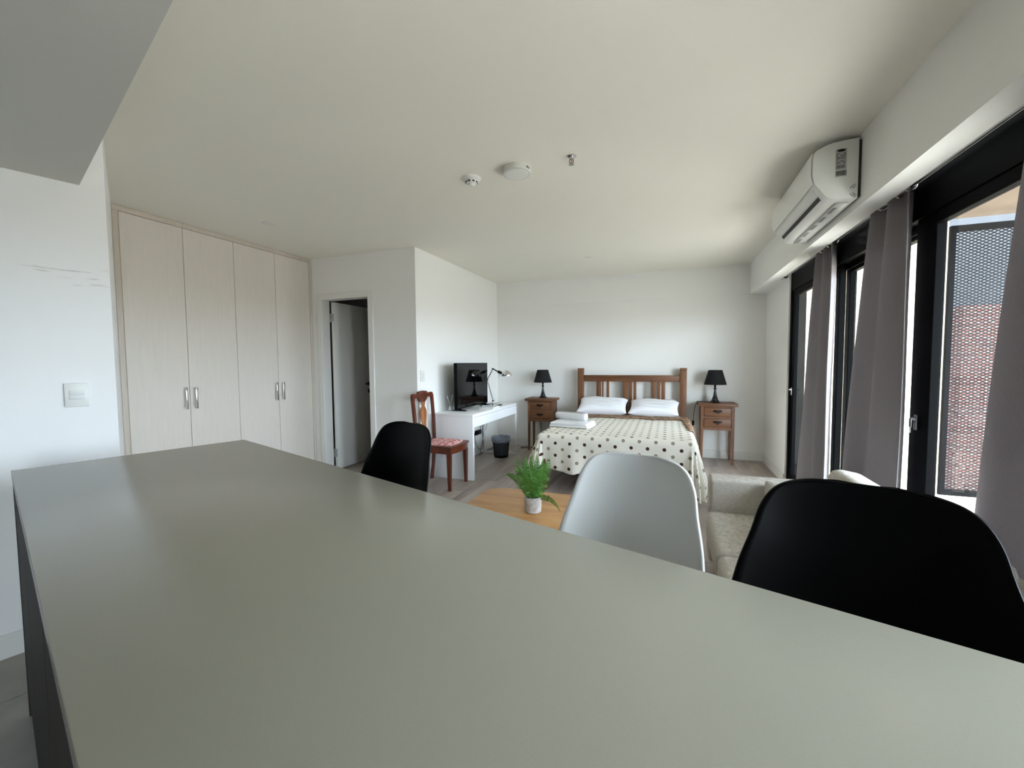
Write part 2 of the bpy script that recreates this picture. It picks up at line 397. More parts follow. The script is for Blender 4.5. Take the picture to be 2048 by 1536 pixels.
# ------------------------------------------------------------------ door
bm = bm_new()
box(bm, -3.98, -3.915, YD-.018, YD, 0, 2.17, bev=.004); box(bm, -3.235, -3.165, YD-.018, YD, 0, 2.17, bev=.004); box(bm, -3.9152, -3.2348, YD-.018, YD, 2.10, 2.17, bev=.004)
box(bm, -3.93, -3.915, YD, YD+.11, 0, 2.115); box(bm, -3.235, -3.22, YD, YD+.11, 0, 2.115); box(bm, -3.9152, -3.2348, YD, YD+.11, 2.10, 2.115)
dr = struct('door_1', bm, TRIM, 'white interior door standing open into a dark room')
leaf = obj('leaf', bx(-3.905, -3.868, 4.075, 4.755, .012, 2.092, bev=.003), TRIM, dr)
for z in (.22, 1.90):
    bm = bm_new(); box(bm, -3.914, -3.87, 4.066, 4.075, z-.05, z+.05); tube(bm, [(-3.905, 4.062, z-.052), (-3.905, 4.062, z+.052)], .007)
    obj('hinge', bm, STEEL, dr)
bm = bm_new(); tube(bm, [(-3.868,4.69,1.06),(-3.83,4.69,1.06),(-3.825,4.68,1.06),(-3.825,4.58,1.06)], .009)
obj('handle', bm, IRON, dr)
# rosette and key plate
bm = bm_new(); box(bm, -3.868, -3.86, 4.665, 4.715, 1.035, 1.085, bev=.003); box(bm, -3.868, -3.86, 4.668, 4.712, .93, .985, bev=.003)
obj('escutcheon', bm, IRON, dr)

# ------------------------------------------------------------------ wardrobe
wr = thing('wardrobe', 'tall built-in wardrobe with four pale beige doors and chrome handles', 'wardrobe', (XW-.3, 2.97, 0))
obj('carcass', bx(XW-.58, XW-.022, 2.02, 3.93, 0, 2.59), WARDT, wr)
obj('top_trim', bx(XW-.02, XW+.004, 2.0125, YD-.002, 2.558, HC-.001, bev=.002), WARDT, wr)
obj('side_trim', bx(XW-.02, XW+.004, 2.0125, 2.052, 0, 2.557, bev=.002), WARDT, wr)
obj('side_trim', bx(XW-.02, XW+.004, 3.915, YD-.002, 0, 2.557, bev=.002), WARDT, wr)
obj('plinth', bx(XW-.03, XW-.01, 2.053, 3.914, 0, .07), WARDT, wr)
dw = (3.914-2.054)/4
for i in range(4):
    y0 = 2.054+i*dw
    dd = obj('door', bx(XW-.018, XW, y0+.0018, y0+dw-.0018, .074, 2.555, bev=.0015, seg=1), WARD, wr)
    hy = y0+dw-.042 if i % 2 == 0 else y0+.042
    bm = bm_new(); box(bm, XW+.022, XW+.032, hy-.009, hy+.009, .935, 1.135, bev=.003)
    box(bm, XW, XW+.024, hy-.006, hy+.006, .945, .957); box(bm, XW, XW+.024, hy-.006, hy+.006, 1.113, 1.125)
    obj('handle', bm, CHROME, dd)

# ------------------------------------------------------------------ kitchen counter
kc = thing('kitchen_counter', 'long grey-beige stone breakfast counter in the foreground', 'counter', tuple(K(-.8, .4)), A)
c0, c1, n0, n1, zt = -2.4187, .78, .0365, .8087, .95
obj('countertop', bx(c0, c1, n0, n1, zt-.03, zt, bev=.002, seg=2, mat=MK), QUARTZ, kc)
obj('base_cabinet', bx(c0+.019, c1-.02, n0+.04, .47, .1, zt-.03, mat=MK), CABDARK, kc)
obj('plinth', bx(c0+.03, c1-.05, n0+.09, .45, 0, .1, mat=MK), CABDARK, kc)
obj('end_panel', bx(c0, c0+.018, n0+.002, n1-.15, .0, zt-.031, mat=MK), CABDARK, kc)
for i in range(5):
    a = c0+.02+i*.635; b = min(a+.63, c1-.02)
    obj('cabinet_door', bx(a, b, n0+.004, n0+.038, .11, zt-.036, bev=.002, seg=1, mat=MK), CABDARK, kc)

# ------------------------------------------------------------------ bar stools
def make_stool(label, shellmat, c, n, turn=0, ws=1):
    t = thing('bar_stool', label, 'stool', tuple(K(c, n)), A+turn, 'shell bar stools along the counter')
    rows = [(-.235,-.03,.165,.015),(-.225,-.008,.19,.02),(-.19,.004,.205,.03),(-.10,-.004,.218,.045),(0,-.012,.224,.055),(.09,-.006,.23,.065),
            (.145,.018,.247,.072),(.178,.065,.249,.074),(.198,.13,.242,.07),(.213,.20,.229,.061),(.226,.27,.208,.05),(.236,.325,.194,.04),(.242,.362,.174,.032),(.2455,.384,.146,.024),(.247,.395,.108,.015),(.2475,.40,.05,.006)]
    rows = [tuple(v) for v in spline4(rows, 4)]
    bm = bm_new(); G = []; NT = 24
    for ri, (y, z, w, cu) in enumerate(rows):
        a = rows[max(ri-1,0)]; b = rows[min(ri+1, len(rows)-1)]
        ty, tz = b[0]-a[0], b[1]-a[1]; L = math.hypot(ty, tz) or 1; ny, nz = -tz/L, ty/L
        ln = []
        for k in range(NT+1):
            s = -1+2*k/NT; cur = cu*abs(s)**2.2
            ln.append(bm.verts.new((ws*w*s*(1-.06*abs(s)**3), y+ny*cur, .68+z+nz*cur)))
        G.append(ln)
    for a, b in zip(G, G[1:]):
        for k in range(NT): bm.faces.new((a[k], a[k+1], b[k+1], b[k]))
    sh = obj('seat_shell', bm, shellmat, t, local=True)
    md = sh.modifiers.new('thickness', 'SOLIDIFY'); md.thickness = .007; md.offset = 0
    LEGW = MATS.get('beech') or wood('beech', srgb(168,124,78), srgb(200,158,108), scale=(1,1,.1))
    ft = {}
    for sx in (-1, 1):
        for sy in (-1, 1):
            a = Vector((sx*.11, sy*.10, .655)); b = Vector((sx*.205, sy*.195, 0)); ft[sx, sy] = (a, b)
            bm = bm_new(); tube(bm, [a, b], [.017, .012], n=12); obj('leg', bm, LEGW, t, local=True)
    bm = bm_new(); box(bm, -.125, .125, -.115, .115, .645, .662, bev=.006); obj('mount_plate', bm, BLACKPL, t, local=True)
    zf = .28; pt = lambda k: ft[k][0].lerp(ft[k][1], (.655-zf)/.655)
    for a, b in (((-1,-1),(1,-1)),((1,-1),(1,1)),((1,1),(-1,1)),((-1,1),(-1,-1))):
        bm = bm_new(); tube(bm, [pt(a), pt(b)], .007, n=8); obj('foot_rail', bm, STEEL, t, local=True)
    return t
def spline4(rows, m):
    P = [list(r) for r in rows]; P = [[2*a-b for a, b in zip(P[0], P[1])]]+P+[[2*a-b for a, b in zip(P[-1], P[-2])]]; out = []
    for i in range(1, len(P)-2):
        for k in range(m):
            t = k/m; out.append([.5*(2*b+(c-a)*t+(2*a-5*b+4*c-d)*t*t+(3*b-a-3*c+d)*t**3) for a, b, c, d in zip(P[i-1], P[i], P[i+1], P[i+2])])
    out.append(P[-2]); return out
make_stool('white moulded plastic bar stool between the two black ones', STOOLW, -.437, .87, ws=.88)
make_stool('large black moulded bar stool in the right foreground, nearest the window', BLACKPL, .042, .875)
make_stool('black moulded bar stool at the far end of the counter, before the desk chair', BLACKPL, -1.46, .885)

# ------------------------------------------------------------------ windows
def sash(nm, y0, y1, xa, xb, label, z0=.05, z1=2.06, wf=.075):
    bm = bm_new(); w = .075
    box(bm, xa, xb, y0, y0+w, z0, z1, bev=.004); box(bm, xa, xb, y1-wf, y1, z0, z1, bev=.004)
    box(bm, xa, xb, y0+w, y1-wf, z0, z0+.09, bev=.004); box(bm, xa, xb, y0+w, y1-wf, z1-.06, z1, bev=.004)
    o = struct(nm, bm, FRAMEBLK, label)
    obj('pane', bx((xa+xb)/2-.004, (xa+xb)/2+.004, y0+w-.004, y1-wf+.004, z0+.085, z1-.055), GLASS, o, smooth=False)
    return o
bm = bm_new()
box(bm, 1.205, 1.335, WY1-.055, WY1, 0, 2.25, bev=.003); box(bm, 1.205, 1.335, WY0, WY0+.055, 0, 2.25, bev=.003)
box(bm, 1.205, 1.335, WY0+.055, WY1-.055, 2.06, 2.25, bev=.003); box(bm, 1.205, 1.335, WY0+.055, WY1-.055, 0, .05, bev=.003)
box(bm, 1.262, 1.276, WY0+.055, WY1-.055, 2.02, 2.062)
struct('trim_4', bm, FRAMEBLK, 'black aluminium outer frame of the sliding windows')
s1 = sash('window_1', 3.88, 5.14, 1.215, 1.258, 'farthest black-framed sliding window panel')
s2 = sash('window_2', 2.86, 3.96, 1.282, 1.325, 'middle black-framed sliding window panel between the curtains')
s3 = sash('window_3', 1.42, 2.83, 1.215, 1.258, 'sliding window panel with the key lock beside the near curtain', wf=.17)
s4 = sash('window_4', .28, 1.50, 1.282, 1.325, 'nearest sliding window panel beside the counter')
s5 = sash('window_5', -1.21, -.61, 1.24, 1.283, 'single window panel at the end of the kitchen aisle', z0=.03, z1=1.715)
for s, y in ((s3, 2.755), (s1, 5.10)):
    bm = bm_new(); box(bm, 1.205, 1.215, y-.012, y+.012, .97, 1.05, bev=.003); tube(bm, [(1.205,y,1.03),(1.19,y,1.03)], .009, n=12)
    lk = obj('lock', bm, STEEL, s)
    if s is s3:
        bm = bm_new(); box(bm, 1.186, 1.189, y-.012, y+.012, .985, 1.03, bev=.001); box(bm, 1.186, 1.189, y-.004, y+.004, .955, .985)
        obj('key', bm, STEEL, s)
# outside
struct('trim_5', bx(1.34, 3.3, -3, 5.6, -.25, -.06), SLAB, 'balcony floor outside the windows')
struct('trim_6', bx(1.34, 3.3, -3, 5.6, 2.75, 2.95), CONC, 'board-marked concrete soffit above the balcony')
struct('wall_outside', bx(1.34, 2.62, 5.52, 5.64, -.06, 2.75), CREAM, 'cream wall at the end of the balcony')
ms = thing('mesh_screen', 'dark expanded-metal divider screen on the balcony behind the near window', 'screen', (3.13, 5.52, -.06))
bm = bm_new(); X0, X1, Z0, Z1 = 2.66, 3.26, 0, 2.66
for z in (Z0-.06, Z1-.06): box(bm, X0-.03, X1+.03, 5.50, 5.54, z, z+.06)
box(bm, X0-.03, X0+.01, 5.50, 5.54, Z0, Z1-.06); box(bm, X1-.01, X1+.03, 5.50, 5.54, Z0, Z1-.06)
obj('frame', bm, FRAMEBLK, ms)
bm = bm_new(); kk = .55; st = .03; H_ = Z1-.06-Z0
i = -int((X1-X0)*kk/st)-1
while i*st < H_+(X1-X0)*kk:
    for sg in (1, -1):
        za = Z0+i*st if sg > 0 else Z0+i*st
        pts = []
        for x in (X0, X1):
            z = za+sg*(x-X0)*kk; pts.append((x, z))
        (xa, za_), (xb, zb_) = pts
        lo, hi = Z0, Z0+H_
        def clip(xa, za, xb, zb):
            dz = zb-za
            ts = [0, 1]
            for lim, s in ((lo, 1), (hi, -1)):
                t = (lim-za)/dz
                if (dz > 0) == (s > 0): ts[0] = max(ts[0], t)
                else: ts[1] = min(ts[1], t)
            return ts
        t0, t1 = clip(xa, za_, xb, zb_)
        if t1 > t0:
            p = lambda t: (xa+(xb-xa)*t, 5.52, za_+(zb_-za_)*t)
            tube(bm, [p(t0), p(t1)], .0052, n=4, cap=False)
    i += 1
obj('wire_mesh', bm, plain('grey_mesh', srgb(30,31,33), .7, spec=.05), ms, kind='stuff', smooth=False)
bw = obj('brick_building', bx(4.5, 9, 9.0, 9.4, -8, 2.2), BRICK, smooth=False); tag(bw, 'red brick building seen through the mesh screen', 'building')

gb = obj('grey_building', bx(2.2, 9, 10.0, 10.4, -8, 9), plain('far_grey_render', srgb(40,42,46), .9, var=.1), smooth=False); tag(gb, 'dark grey building beyond the balcony screen', 'building')
# ------------------------------------------------------------------ curtains and rod
rod = thing('curtain_rod', 'long metal curtain rod in the recess above the windows', 'curtain rod', (1.17, 2.9, 2.2))
bm = bm_new(); tube(bm, [(1.165, .2, 2.235), (1.165, 5.24, 2.235)], .0125, n=14); obj('pole', bm, STEEL, rod)
for y in (5.245, .195):
    bm = bm_new(); lathe(bm, [(.012,-.012),(.022,-.010),(.024,0),(.022,.010),(.012,.012)], n=16); bm.transform(Matrix.Translation((1.165,y,2.235))@Matrix.Rotation(math.radians(90),4,'X')); obj('finial', bm, IRON, rod)
for y in (4.9, 2.35, .6):
    bm = bm_new(); box(bm, 1.155, 1.175, y-.008, y+.008, 2.247, 2.30); obj('bracket', bm, STEEL, rod)
def curtain(label, yt, yb, folds, amp, zb=.02, xo=1.165, bulge=0, phase=0, seedv=1):
    t = thing('curtain', label, 'curtain', (xo, sum(yb)/2, 0), 0, 'grey curtains on the window rod')
    rnd = random.Random(seedv); ph = [rnd.uniform(0, 6.28) for _ in range(4)]
    NU, NV = 110, 36; ztop = 2.285; bm = bm_new(); G = []
    for j in range(NV+1):
        v = j/NV; z = ztop+(zb-ztop)*v; ln = []
        w = v**.8
        for i in range(NU+1):
            u = i/NU
            y = (yt[0]*(1-w)+yb[0]*w)*(1-u)+(yt[1]*(1-w)+yb[1]*w)*u
            uu = u+.035*math.sin(2*math.pi*u*1.3+ph[0])*v
            a = amp*(.85+.35*v)
            x = xo+a*math.cos(math.pi*2*folds*uu+phase)+.010*math.sin(2*math.pi*u*folds*.47+ph[1])*v-bulge*math.sin(math.pi*min(1,v*1.05))
            x += .006*math.sin(9*v+ph[2]+5*u)*v
            ln.append(bm.verts.new((min(x, 1.20), y, z)))
        G.append(ln)
    for a, b in zip(G, G[1:]):
        for k in range(NU): bm.faces.new((a[k], a[k+1], b[k+1], b[k]))
    o = obj('cloth', bm, CURT, t); md = o.modifiers.new('thickness', 'SOLIDIFY'); md.thickness = .003
    n = int(folds*2)
    for k in range(n):
        u = (k+.5)/n*1.0; u = ((k+.5)*math.pi-phase)/(2*math.pi*folds)
        if not 0 < u < 1: continue
        y = yt[0]*(1-u)+yt[1]*u
        bm = bm_new(); pts = [(xo+.026*math.cos(q), y, 2.235+.026*math.sin(q)) for q in [2*math.pi*i/20 for i in range(20)]]
        tube(bm, pts, .006, n=8, closed=True); obj('eyelet', bm, CHROME, t)
    return t
curtain('pale grey curtain gathered at the far window', (4.22, 3.80), (4.60, 3.78), 2.5, .034, seedv=3, phase=.3)
curtain('grey curtain hanging in the middle between two window panels', (3.24, 2.74), (3.72, 2.70), 2.5, .034, seedv=5)
curtain('wide dark grey curtain at the right edge of the view', (2.00, 1.25), (2.28, 1.0), 4.5, .036, xo=1.155, seedv=8)

# ------------------------------------------------------------------ air conditioner
ac = thing('air_conditioner', 'white wall-mounted split air conditioner on the beam', 'air conditioner', (1.0, 3.4, 2.25))
Y0, Y1 = 2.92, 3.90
prof = [(.985,2.576),(.92,2.574),(.863,2.568),(.835,2.561),(.812,2.551),(.79,2.541),(.778,2.533),(.768,2.50),(.768,2.40),(.778,2.352),(.80,2.322),(.815,2.30),(.834,2.272),(.86,2.258),(.884,2.252),(.985,2.246)]
obj('body', extrude_poly(bm_new(), prof, 1, Y0, Y1, bev=.004), WHITEPL, ac)
obj('back_plate', bx(.985, 1.0, Y0+.01, Y1-.01, 2.256, 2.566), plain('grey_plate', srgb(60,60,58), .6), ac)
obj('front_panel', extrude_poly(bm_new(), [(.775,2.53),(.765,2.50),(.765,2.40),(.775,2.352),(.771,2.350),(.760,2.398),(.760,2.502),(.770,2.533)], 1, Y0+.012, Y1-.012, bev=.002), WHITEPL, ac)
def acstrip(x0, z0, x1, z1, y0, y1, th):
    d = Vector((x1-x0, z1-z0)).normalized(); nn = Vector((d.y, -d.x))*th
    if nn.x > 0: nn = -nn
    return extrude_poly(bm_new(), [(x0,z0),(x1,z1),(x1+nn.x,z1+nn.y),(x0+nn.x,z0+nn.y)], 1, y0, y1)
obj('air_outlet', acstrip(.817,2.2972,.831,2.277, Y0+.07, Y1-.07, .0015), plain('outlet_dark', srgb(12,12,12), .6), ac)
obj('louvre', acstrip(.788,2.3375,.812,2.3045, Y0+.05, Y1-.05, .005), WHITEPL, ac)
bm = bm_new(); box(bm, .90, .965, Y0+.06, Y1-.05, 2.238, 2.2485, bev=.004); obj('underside_grille', bm, plain('ac_grey', srgb(196,196,194), .3), ac)
for k in range(5):
    y = Y0+.12+k*.17
    obj('vent_slot', bx(.905, .925, y, y+.10, 2.2365, 2.239), plain('slot_grey', srgb(120,120,118), .5), ac)
YS = Y0-.0012
stk = obj('rating_label', bx(.876, .928, YS, Y0, 2.412, 2.528), plain('label_grey', srgb(186,186,182), .5), ac)
bm = bm_new(); pts = [(.902+.020*math.cos(q), 2.518+.007*math.sin(q)) for q in [2*math.pi*i/24 for i in range(24)]]
extrude_poly(bm, pts, 1, YS-.0006, YS); obj('oval_mark', bm, plain('ink', srgb(14,14,14), .6), stk)
bm = bm_new(); rr = random.Random(4); z = 2.505
while z > 2.445:
    x = .879
    while x < .922:
        w = rr.uniform(.003, .011)
        if rr.random() < .75: box(bm, x, min(x+w, .925), YS-.0005, YS, z-.003, z)
        x += w+.002
    z -= .0052
x = .880
while x < .920: w = rr.choice((.0006,.001,.0016)); box(bm, x, x+w, YS-.0005, YS, 2.420, 2.438); x += w+rr.choice((.0007,.0012))
obj('small_print', bm, plain('ink_grey', srgb(84,84,84), .6), stk, smooth=False)
st2 = obj('barcode_label', bx(.876, .930, YS, Y0, 2.374, 2.408), plain('label_grey', srgb(186,186,182), .5), ac)
bm = bm_new(); x = .879
while x < .926: w = rr.choice((.0007,.0014,.0024)); box(bm, x, x+w, YS-.0005, YS, 2.380, 2.406); x += w+rr.choice((.0008,.0014))
obj('bars', bm, plain('ink_grey', srgb(84,84,84), .6), st2, smooth=False)
for rad in (.018, .030):
    for s in (1, -1):
        bm = bm_new(); cxx, czz = .985, 2.288+s*.010
        pts = [(cxx-.006-rad*math.cos(q), YS, czz+s*(rad*math.sin(q)*.8)) for q in [math.radians(8+a) for a in range(0, 75, 9)]]
        tube(bm, pts, .0012, n=5); obj('knockout_mark', bm, plain('ink', srgb(14,14,14), .6), ac)

# ------------------------------------------------------------------ ceiling fittings
sd = thing('smoke_detector', 'small white smoke detector on the ceiling', 'smoke detector', (-1.279, 2.651, HC-.05))
def clathe(prof, x, y, n=32): return lathe(bm_new(), prof, x, y, n)
obj('base', clathe([(.066,HC),(.064,HC-.006),(.050,HC-.016),(.040,HC-.018)], -1.279, 2.651), WHITEPL, sd)
obj('sensor_cap', clathe([(.040,HC-.018),(.037,HC-.034),(.022,HC-.04),(.018,HC-.052),(.008,HC-.055)], -1.279, 2.651), WHITEPL, sd)
for k in range(8):
    a = 2*math.pi*k/8; bm = bx(-.009, .009, -.002, .002, -.004, .004); bm.transform(Matrix.Translation((-1.279+.039*math.cos(a), 2.651+.039*math.sin(a), HC-.028))@Matrix.Rotation(a+math.pi/2, 4, 'Z'))
    obj('sensor_slot', bm, plain('slot_black', srgb(16,16,16), .6), sd)
cl = thing('ceiling_light', 'round white surface-mounted ceiling light, switched off', 'ceiling light', (-.941, 2.625, HC-.04))
obj('housing', clathe([(.092,HC),(.092,HC-.034),(.088,HC-.038),(.078,HC-.038)], -.941, 2.625, 48), plain('lamp_rim', srgb(214,213,208), .4), cl)
obj('diffuser', clathe([(.078,HC-.036),(.076,HC-.041),(.01,HC-.042)], -.941, 2.625, 48), plain('diffuser_white', srgb(236,236,230), .6), cl)
for k, a in enumerate((-22, -10)):
    q = math.radians(a); bm = bx(-.006+.002*k, .006-.002*k, -.002, .002, -.007, .007); bm.transform(Matrix.Translation((-.941+.092*math.cos(q), 2.625+.092*math.sin(q), HC-.018))@Matrix.Rotation(q+math.pi/2, 4, 'Z'))
    obj('clip_mark', bm, plain('slot_grey2', srgb(110,110,106), .5), cl)
spk = thing('sprinkler', 'chrome fire sprinkler head hanging from the ceiling', 'sprinkler', (-.571, 2.594, HC-.055))
obj('escutcheon', clathe([(.030,HC),(.029,HC-.005),(.012,HC-.009)], -.571, 2.594, 24), CHROME, spk)
obj('body', clathe([(.011,HC-.008),(.011,HC-.02),(.006,HC-.022)], -.571, 2.594, 16), CHROME, spk)
bm = bm_new()
for s in (-1, 1): tube(bm, [(-.571+s*.010, 2.594, HC-.02), (-.571+s*.012, 2.594, HC-.035), (-.571+s*.003, 2.594, HC-.05)], .003, n=6)
tube(bm, [(-.571, 2.594, HC-.02), (-.571, 2.594, HC-.05)], .003, n=6)
obj('yoke', bm, plain('copper', srgb(120,74,56), .35, .8), spk)
obj('deflector', clathe([(.006,HC-.050),(.017,HC-.0515),(.017,HC-.053),(.003,HC-.055)], -.571, 2.594, 16), STEEL, spk)
for x, y, lab in ((-3.38, 2.811, 'small recessed downlight in the ceiling before the wardrobe'), (-.91, 5.143, 'small recessed downlight in the ceiling above the bed')):
    t = thing('downlight', lab, 'downlight', (x, y, HC-.01), 0, 'recessed downlights')
    obj('trim_ring', clathe([(.052,HC),(.050,HC-.005),(.036,HC-.006)], x, y), TRIM, t)
    obj('lens', clathe([(.036,HC-.001),(.034,HC-.0035),(.002,HC-.004)], x, y), plain('downlight_lens', srgb(200,200,192), .3), t)

# ------------------------------------------------------------------ switches and sockets
def plate(name, label, cat, P, ux, un, w, h, rockers):
    """P centre on wall, ux horizontal dir, un outward normal"""
    t = thing(name, label, cat, tuple(P))
    M = Matrix((( ux.x, un.x, 0, P.x), (ux.y, un.y, 0, P.y), (0, 0, 1, P.z), (0,0,0,1)))
    b = bx(-w/2, w/2, 0, .009, -h/2, h/2, bev=.004); b.transform(M); obj('faceplate', b, WHITEPL, t)
    for (x0, x1, z0, z1) in rockers:
        b = bx(x0, x1, .008, .013, z0, z1, bev=.0015); b.transform(M); obj('rocker', b, plain('switch_rocker', srgb(222,224,220), .3), t)
    return t
uD = Vector((NX.x, NX.y, 0)); uC = Vector((CX.x, CX.y, 0))
pw = Vector((-2.748, 1.1735, 1.194))
pw = Vector((e.x, e.y, 0))-uD*((e-Vector((pw.x, pw.y))).dot(Vector((uD.x, uD.y)))); pw.z = 1.194
plate('light_switch', 'white double light switch on the scuffed left wall', 'switch', pw, uD, uC, .086, .118, [(-.027,.027,.0015,.022), (-.027,.027,-.022,-.0015)])
plate('light_switch', 'small white switch plate on the wall above the desk chair', 'switch', Vector((XT, 4.05, 1.19)), Vector((0,1,0)), Vector((1,0,0)), .085, .125, [(-.018,.018,.002,.035), (-.018,.018,-.035,-.002)])
plate('wall_socket', 'white wall socket behind the left nightstand', 'socket', Vector((-1.875, YB-.0, .325)), Vector((1,0,0)), Vector((0,-1,0)), .075, .12, [(-.018,.018,-.02,.02)])

# ------------------------------------------------------------------ desk
dk = thing('desk', 'white lacquered desk with a drawer front against the wall', 'desk', (-2.31, 4.92, 0))
DX0, DX1, DY0, DY1 = -2.565, -2.05, 4.205, 5.645
obj('desk_top', bx(DX0, DX1, DY0, DY1, .72, .75, bev=.002), DESKW, dk)
obj('side_panel', bx(DX0, DX1-.001, DY0, DY0+.036, .0, .7195, bev=.0015), DESKW, dk)
obj('drawer_box', bx(DX0, DX1-.022, DY0+.036, DY1-.002, .60, .7195), DESKW, dk)
ym = (DY0+DY1)/2
obj('drawer_front', bx(DX1-.02, DX1, DY0+.038, ym-.0015, .60, .711, bev=.0012, seg=1), DESKW, dk)
obj('drawer_front', bx(DX1-.02, DX1, ym+.0015, DY1-.003, .60, .711, bev=.0012, seg=1), DESKW, dk)
for x in (DX1-.012, DX0+.015): obj('leg', bx(x-.011, x+.011, DY1-.026, DY1-.004, .0, .60, bev=.002), DESKW, dk)
obj('leg_rail', bx(DX0+.026, DX1-.023, DY1-.024, DY1-.006, .0, .018, bev=.002), DESKW, dk)
# desktop things
tv = thing('television', 'black flat-screen television standing on the white desk', 'television', (-2.37, 4.87, .75))
obj('cabinet', bx(-2.40, -2.362, 4.42, 5.325, .775, 1.332, bev=.004), BLACKPL, tv)
obj('screen', bx(-2.3625, -2.3590, 4.428, 5.317, .790, 1.325), plain('tv_glass', srgb(4,4,5), .04, spec=.32), tv)
obj('rear_housing', bx(-2.45, -2.40, 4.6, 5.15, .80, 1.15, bev=.02), BLACKPL, tv)
for y in (4.50, 5.245):
    bm = bm_new(); extrude_poly(bm, [(-2.47,.7505),(-2.28,.7505),(-2.285,.760),(-2.35,.768),(-2.36,.79),(-2.40,.79),(-2.41,.768),(-2.465,.758)], 1, y-.016, y+.016); obj('foot', bm, BLACKPL, tv)
an = thing('antenna', 'small white indoor aerial with two crossed arms behind the television', 'antenna', (-2.53, 4.56, .75))
obj('base', extrude_poly(bm_new(), [(4.535,.7505),(4.60,.7505),(4.585,.765),(4.57,.80),(4.56,.80)], 0, -2.545, -2.515, bev=.003), WHITEPL, an)
for a, b in (((-2.53,4.575,.785),(-2.53,4.485,.925)), ((-2.53,4.55,.785),(-2.53,4.625,.932))):
    bm = bm_new(); tube(bm, [a, b], .006, n=8); obj('arm', bm, WHITEPL, an)
# desk lamp
lp = thing('desk_lamp', 'chrome jointed desk lamp with a domed shade beside the television', 'lamp', (-2.34, 5.46, .75))
LY = 5.46
obj('base', lathe(bm_new(), [(.068,.7505),(.07,.758),(.066,.766),(.02,.770)], -2.325, LY, 32), CHROME, lp)
j0 = Vector((-2.335, LY, .79)); j1 = Vector((-2.425, LY-.0, 1.085)); j2 = Vector((-2.335, LY, 1.245)); j3 = Vector((-2.235, LY, 1.195))
bm = bm_new(); tube(bm, [(-2.335, LY, .765), (-2.335, LY, .80)], .011, n=12); obj('pivot', bm, CHROME, lp)
for dy in (-.012, .012):
    bm = bm_new(); tube(bm, [j0+Vector((0,dy,0)), j1+Vector((0,dy,0))], .0045, n=8); obj('lower_arm', bm, STEEL, lp)
    bm = bm_new(); tube(bm, [j1+Vector((0,dy,0)), j2+Vector((0,dy,0))], .0045, n=8); obj('upper_arm', bm, STEEL, lp)
bm = bm_new(); pts = []
for k in range(90):
    t = k/89; p = j0.lerp(j1, .15+.6*t); a = t*22*math.pi; pts.append(p+Vector((.007*math.cos(a), .007*math.sin(a), 0)))
tube(bm, pts, .0016, n=4); obj('spring', bm, STEEL, lp)
bm = bm_new(); tube(bm, [j2, j3], .008, n=10); obj('neck', bm, IRON, lp)
for p in (j0, j1, j2):
    bm = bm_new(); tube(bm, [p-Vector((0,.02,0)), p+Vector((0,.02,0))], .009, n=12); obj('joint', bm, IRON, lp)
bm = bm_new(); tube(bm, [j3+Vector((-.02,0,.012)), j3+Vector((.03,0,-.012))], .02, n=14); obj('socket', bm, IRON, lp)
bm = bm_new(); R_ = .078
pr = [(R_*math.cos(math.radians(a)), R_*math.sin(math.radians(a))*.95) for a in range(-5, 86, 9)]+[(.002, R_*.95)]
pr2 = [(r*.96, z*.96) for r, z in pr]
lathe(bm, pr[:], 0, 0, 28, cap=False); lathe(bm, pr2[:], 0, 0, 28, cap=False)
bm.transform(Matrix.Translation((-2.13, LY, 1.150))@Matrix.Rotation(math.radians(-6), 4, 'Y')); obj('shade', bm, CHROME, lp)
bm = bm_new(); tube(bm, [j3+Vector((.01,-.02,-.01)), j3+Vector((.0,-.03,-.075))], .003, n=6); obj('grip', bm, STEEL, lp)
# papers etc
t = thing('book', 'thin white book lying flat on the desk beneath the remote control', 'book', (-2.16, 4.93, .75))
obj('pages', bx(-2.262, -2.066, 4.825, 5.045, .7520, .7665), plain('paper', srgb(236,236,234), .8), t)
obj('cover', bx(-2.265, -2.063, 4.822, 5.048, .7665, .7685), plain('cover_white', srgb(228,230,230), .4), t)
obj('cover', bx(-2.265, -2.063, 4.822, 5.048, .7505, .7520), plain('cover_white', srgb(228,230,230), .4), t)
t = thing('tablet', 'thin flat black device lying on the desk below the television', 'tablet', (-2.2, 5.17, .75))
obj('case', bx(-2.27, -2.13, 5.06, 5.30, .7505, .762, bev=.003), BLACKPL, t)
obj('screen', bx(-2.263, -2.137, 5.068, 5.292, .762, .7632), plain('tv_glass', srgb(4,4,5), .04), t)
rc = thing('remote_control', 'slim silver and black remote control resting on the white book', 'remote control', (-2.22, 4.94, .769))
Mr = Matrix.Translation((-2.22, 4.94, .7690))@Matrix.Rotation(math.radians(62), 4, 'Z')
b = bx(-.075, .075, -.018, .018, 0, .013, bev=.004); b.transform(Mr); obj('case', b, plain('silver_plastic', srgb(150,152,154), .35, .4), rc)
for i in range(5):
    for j in (-1, 1):
        b = bx(-.055+i*.022, -.043+i*.022, j*.008-.004, j*.008+.004, .013, .0145); b.transform(Mr); obj('button', b, BLACKPL, rc)
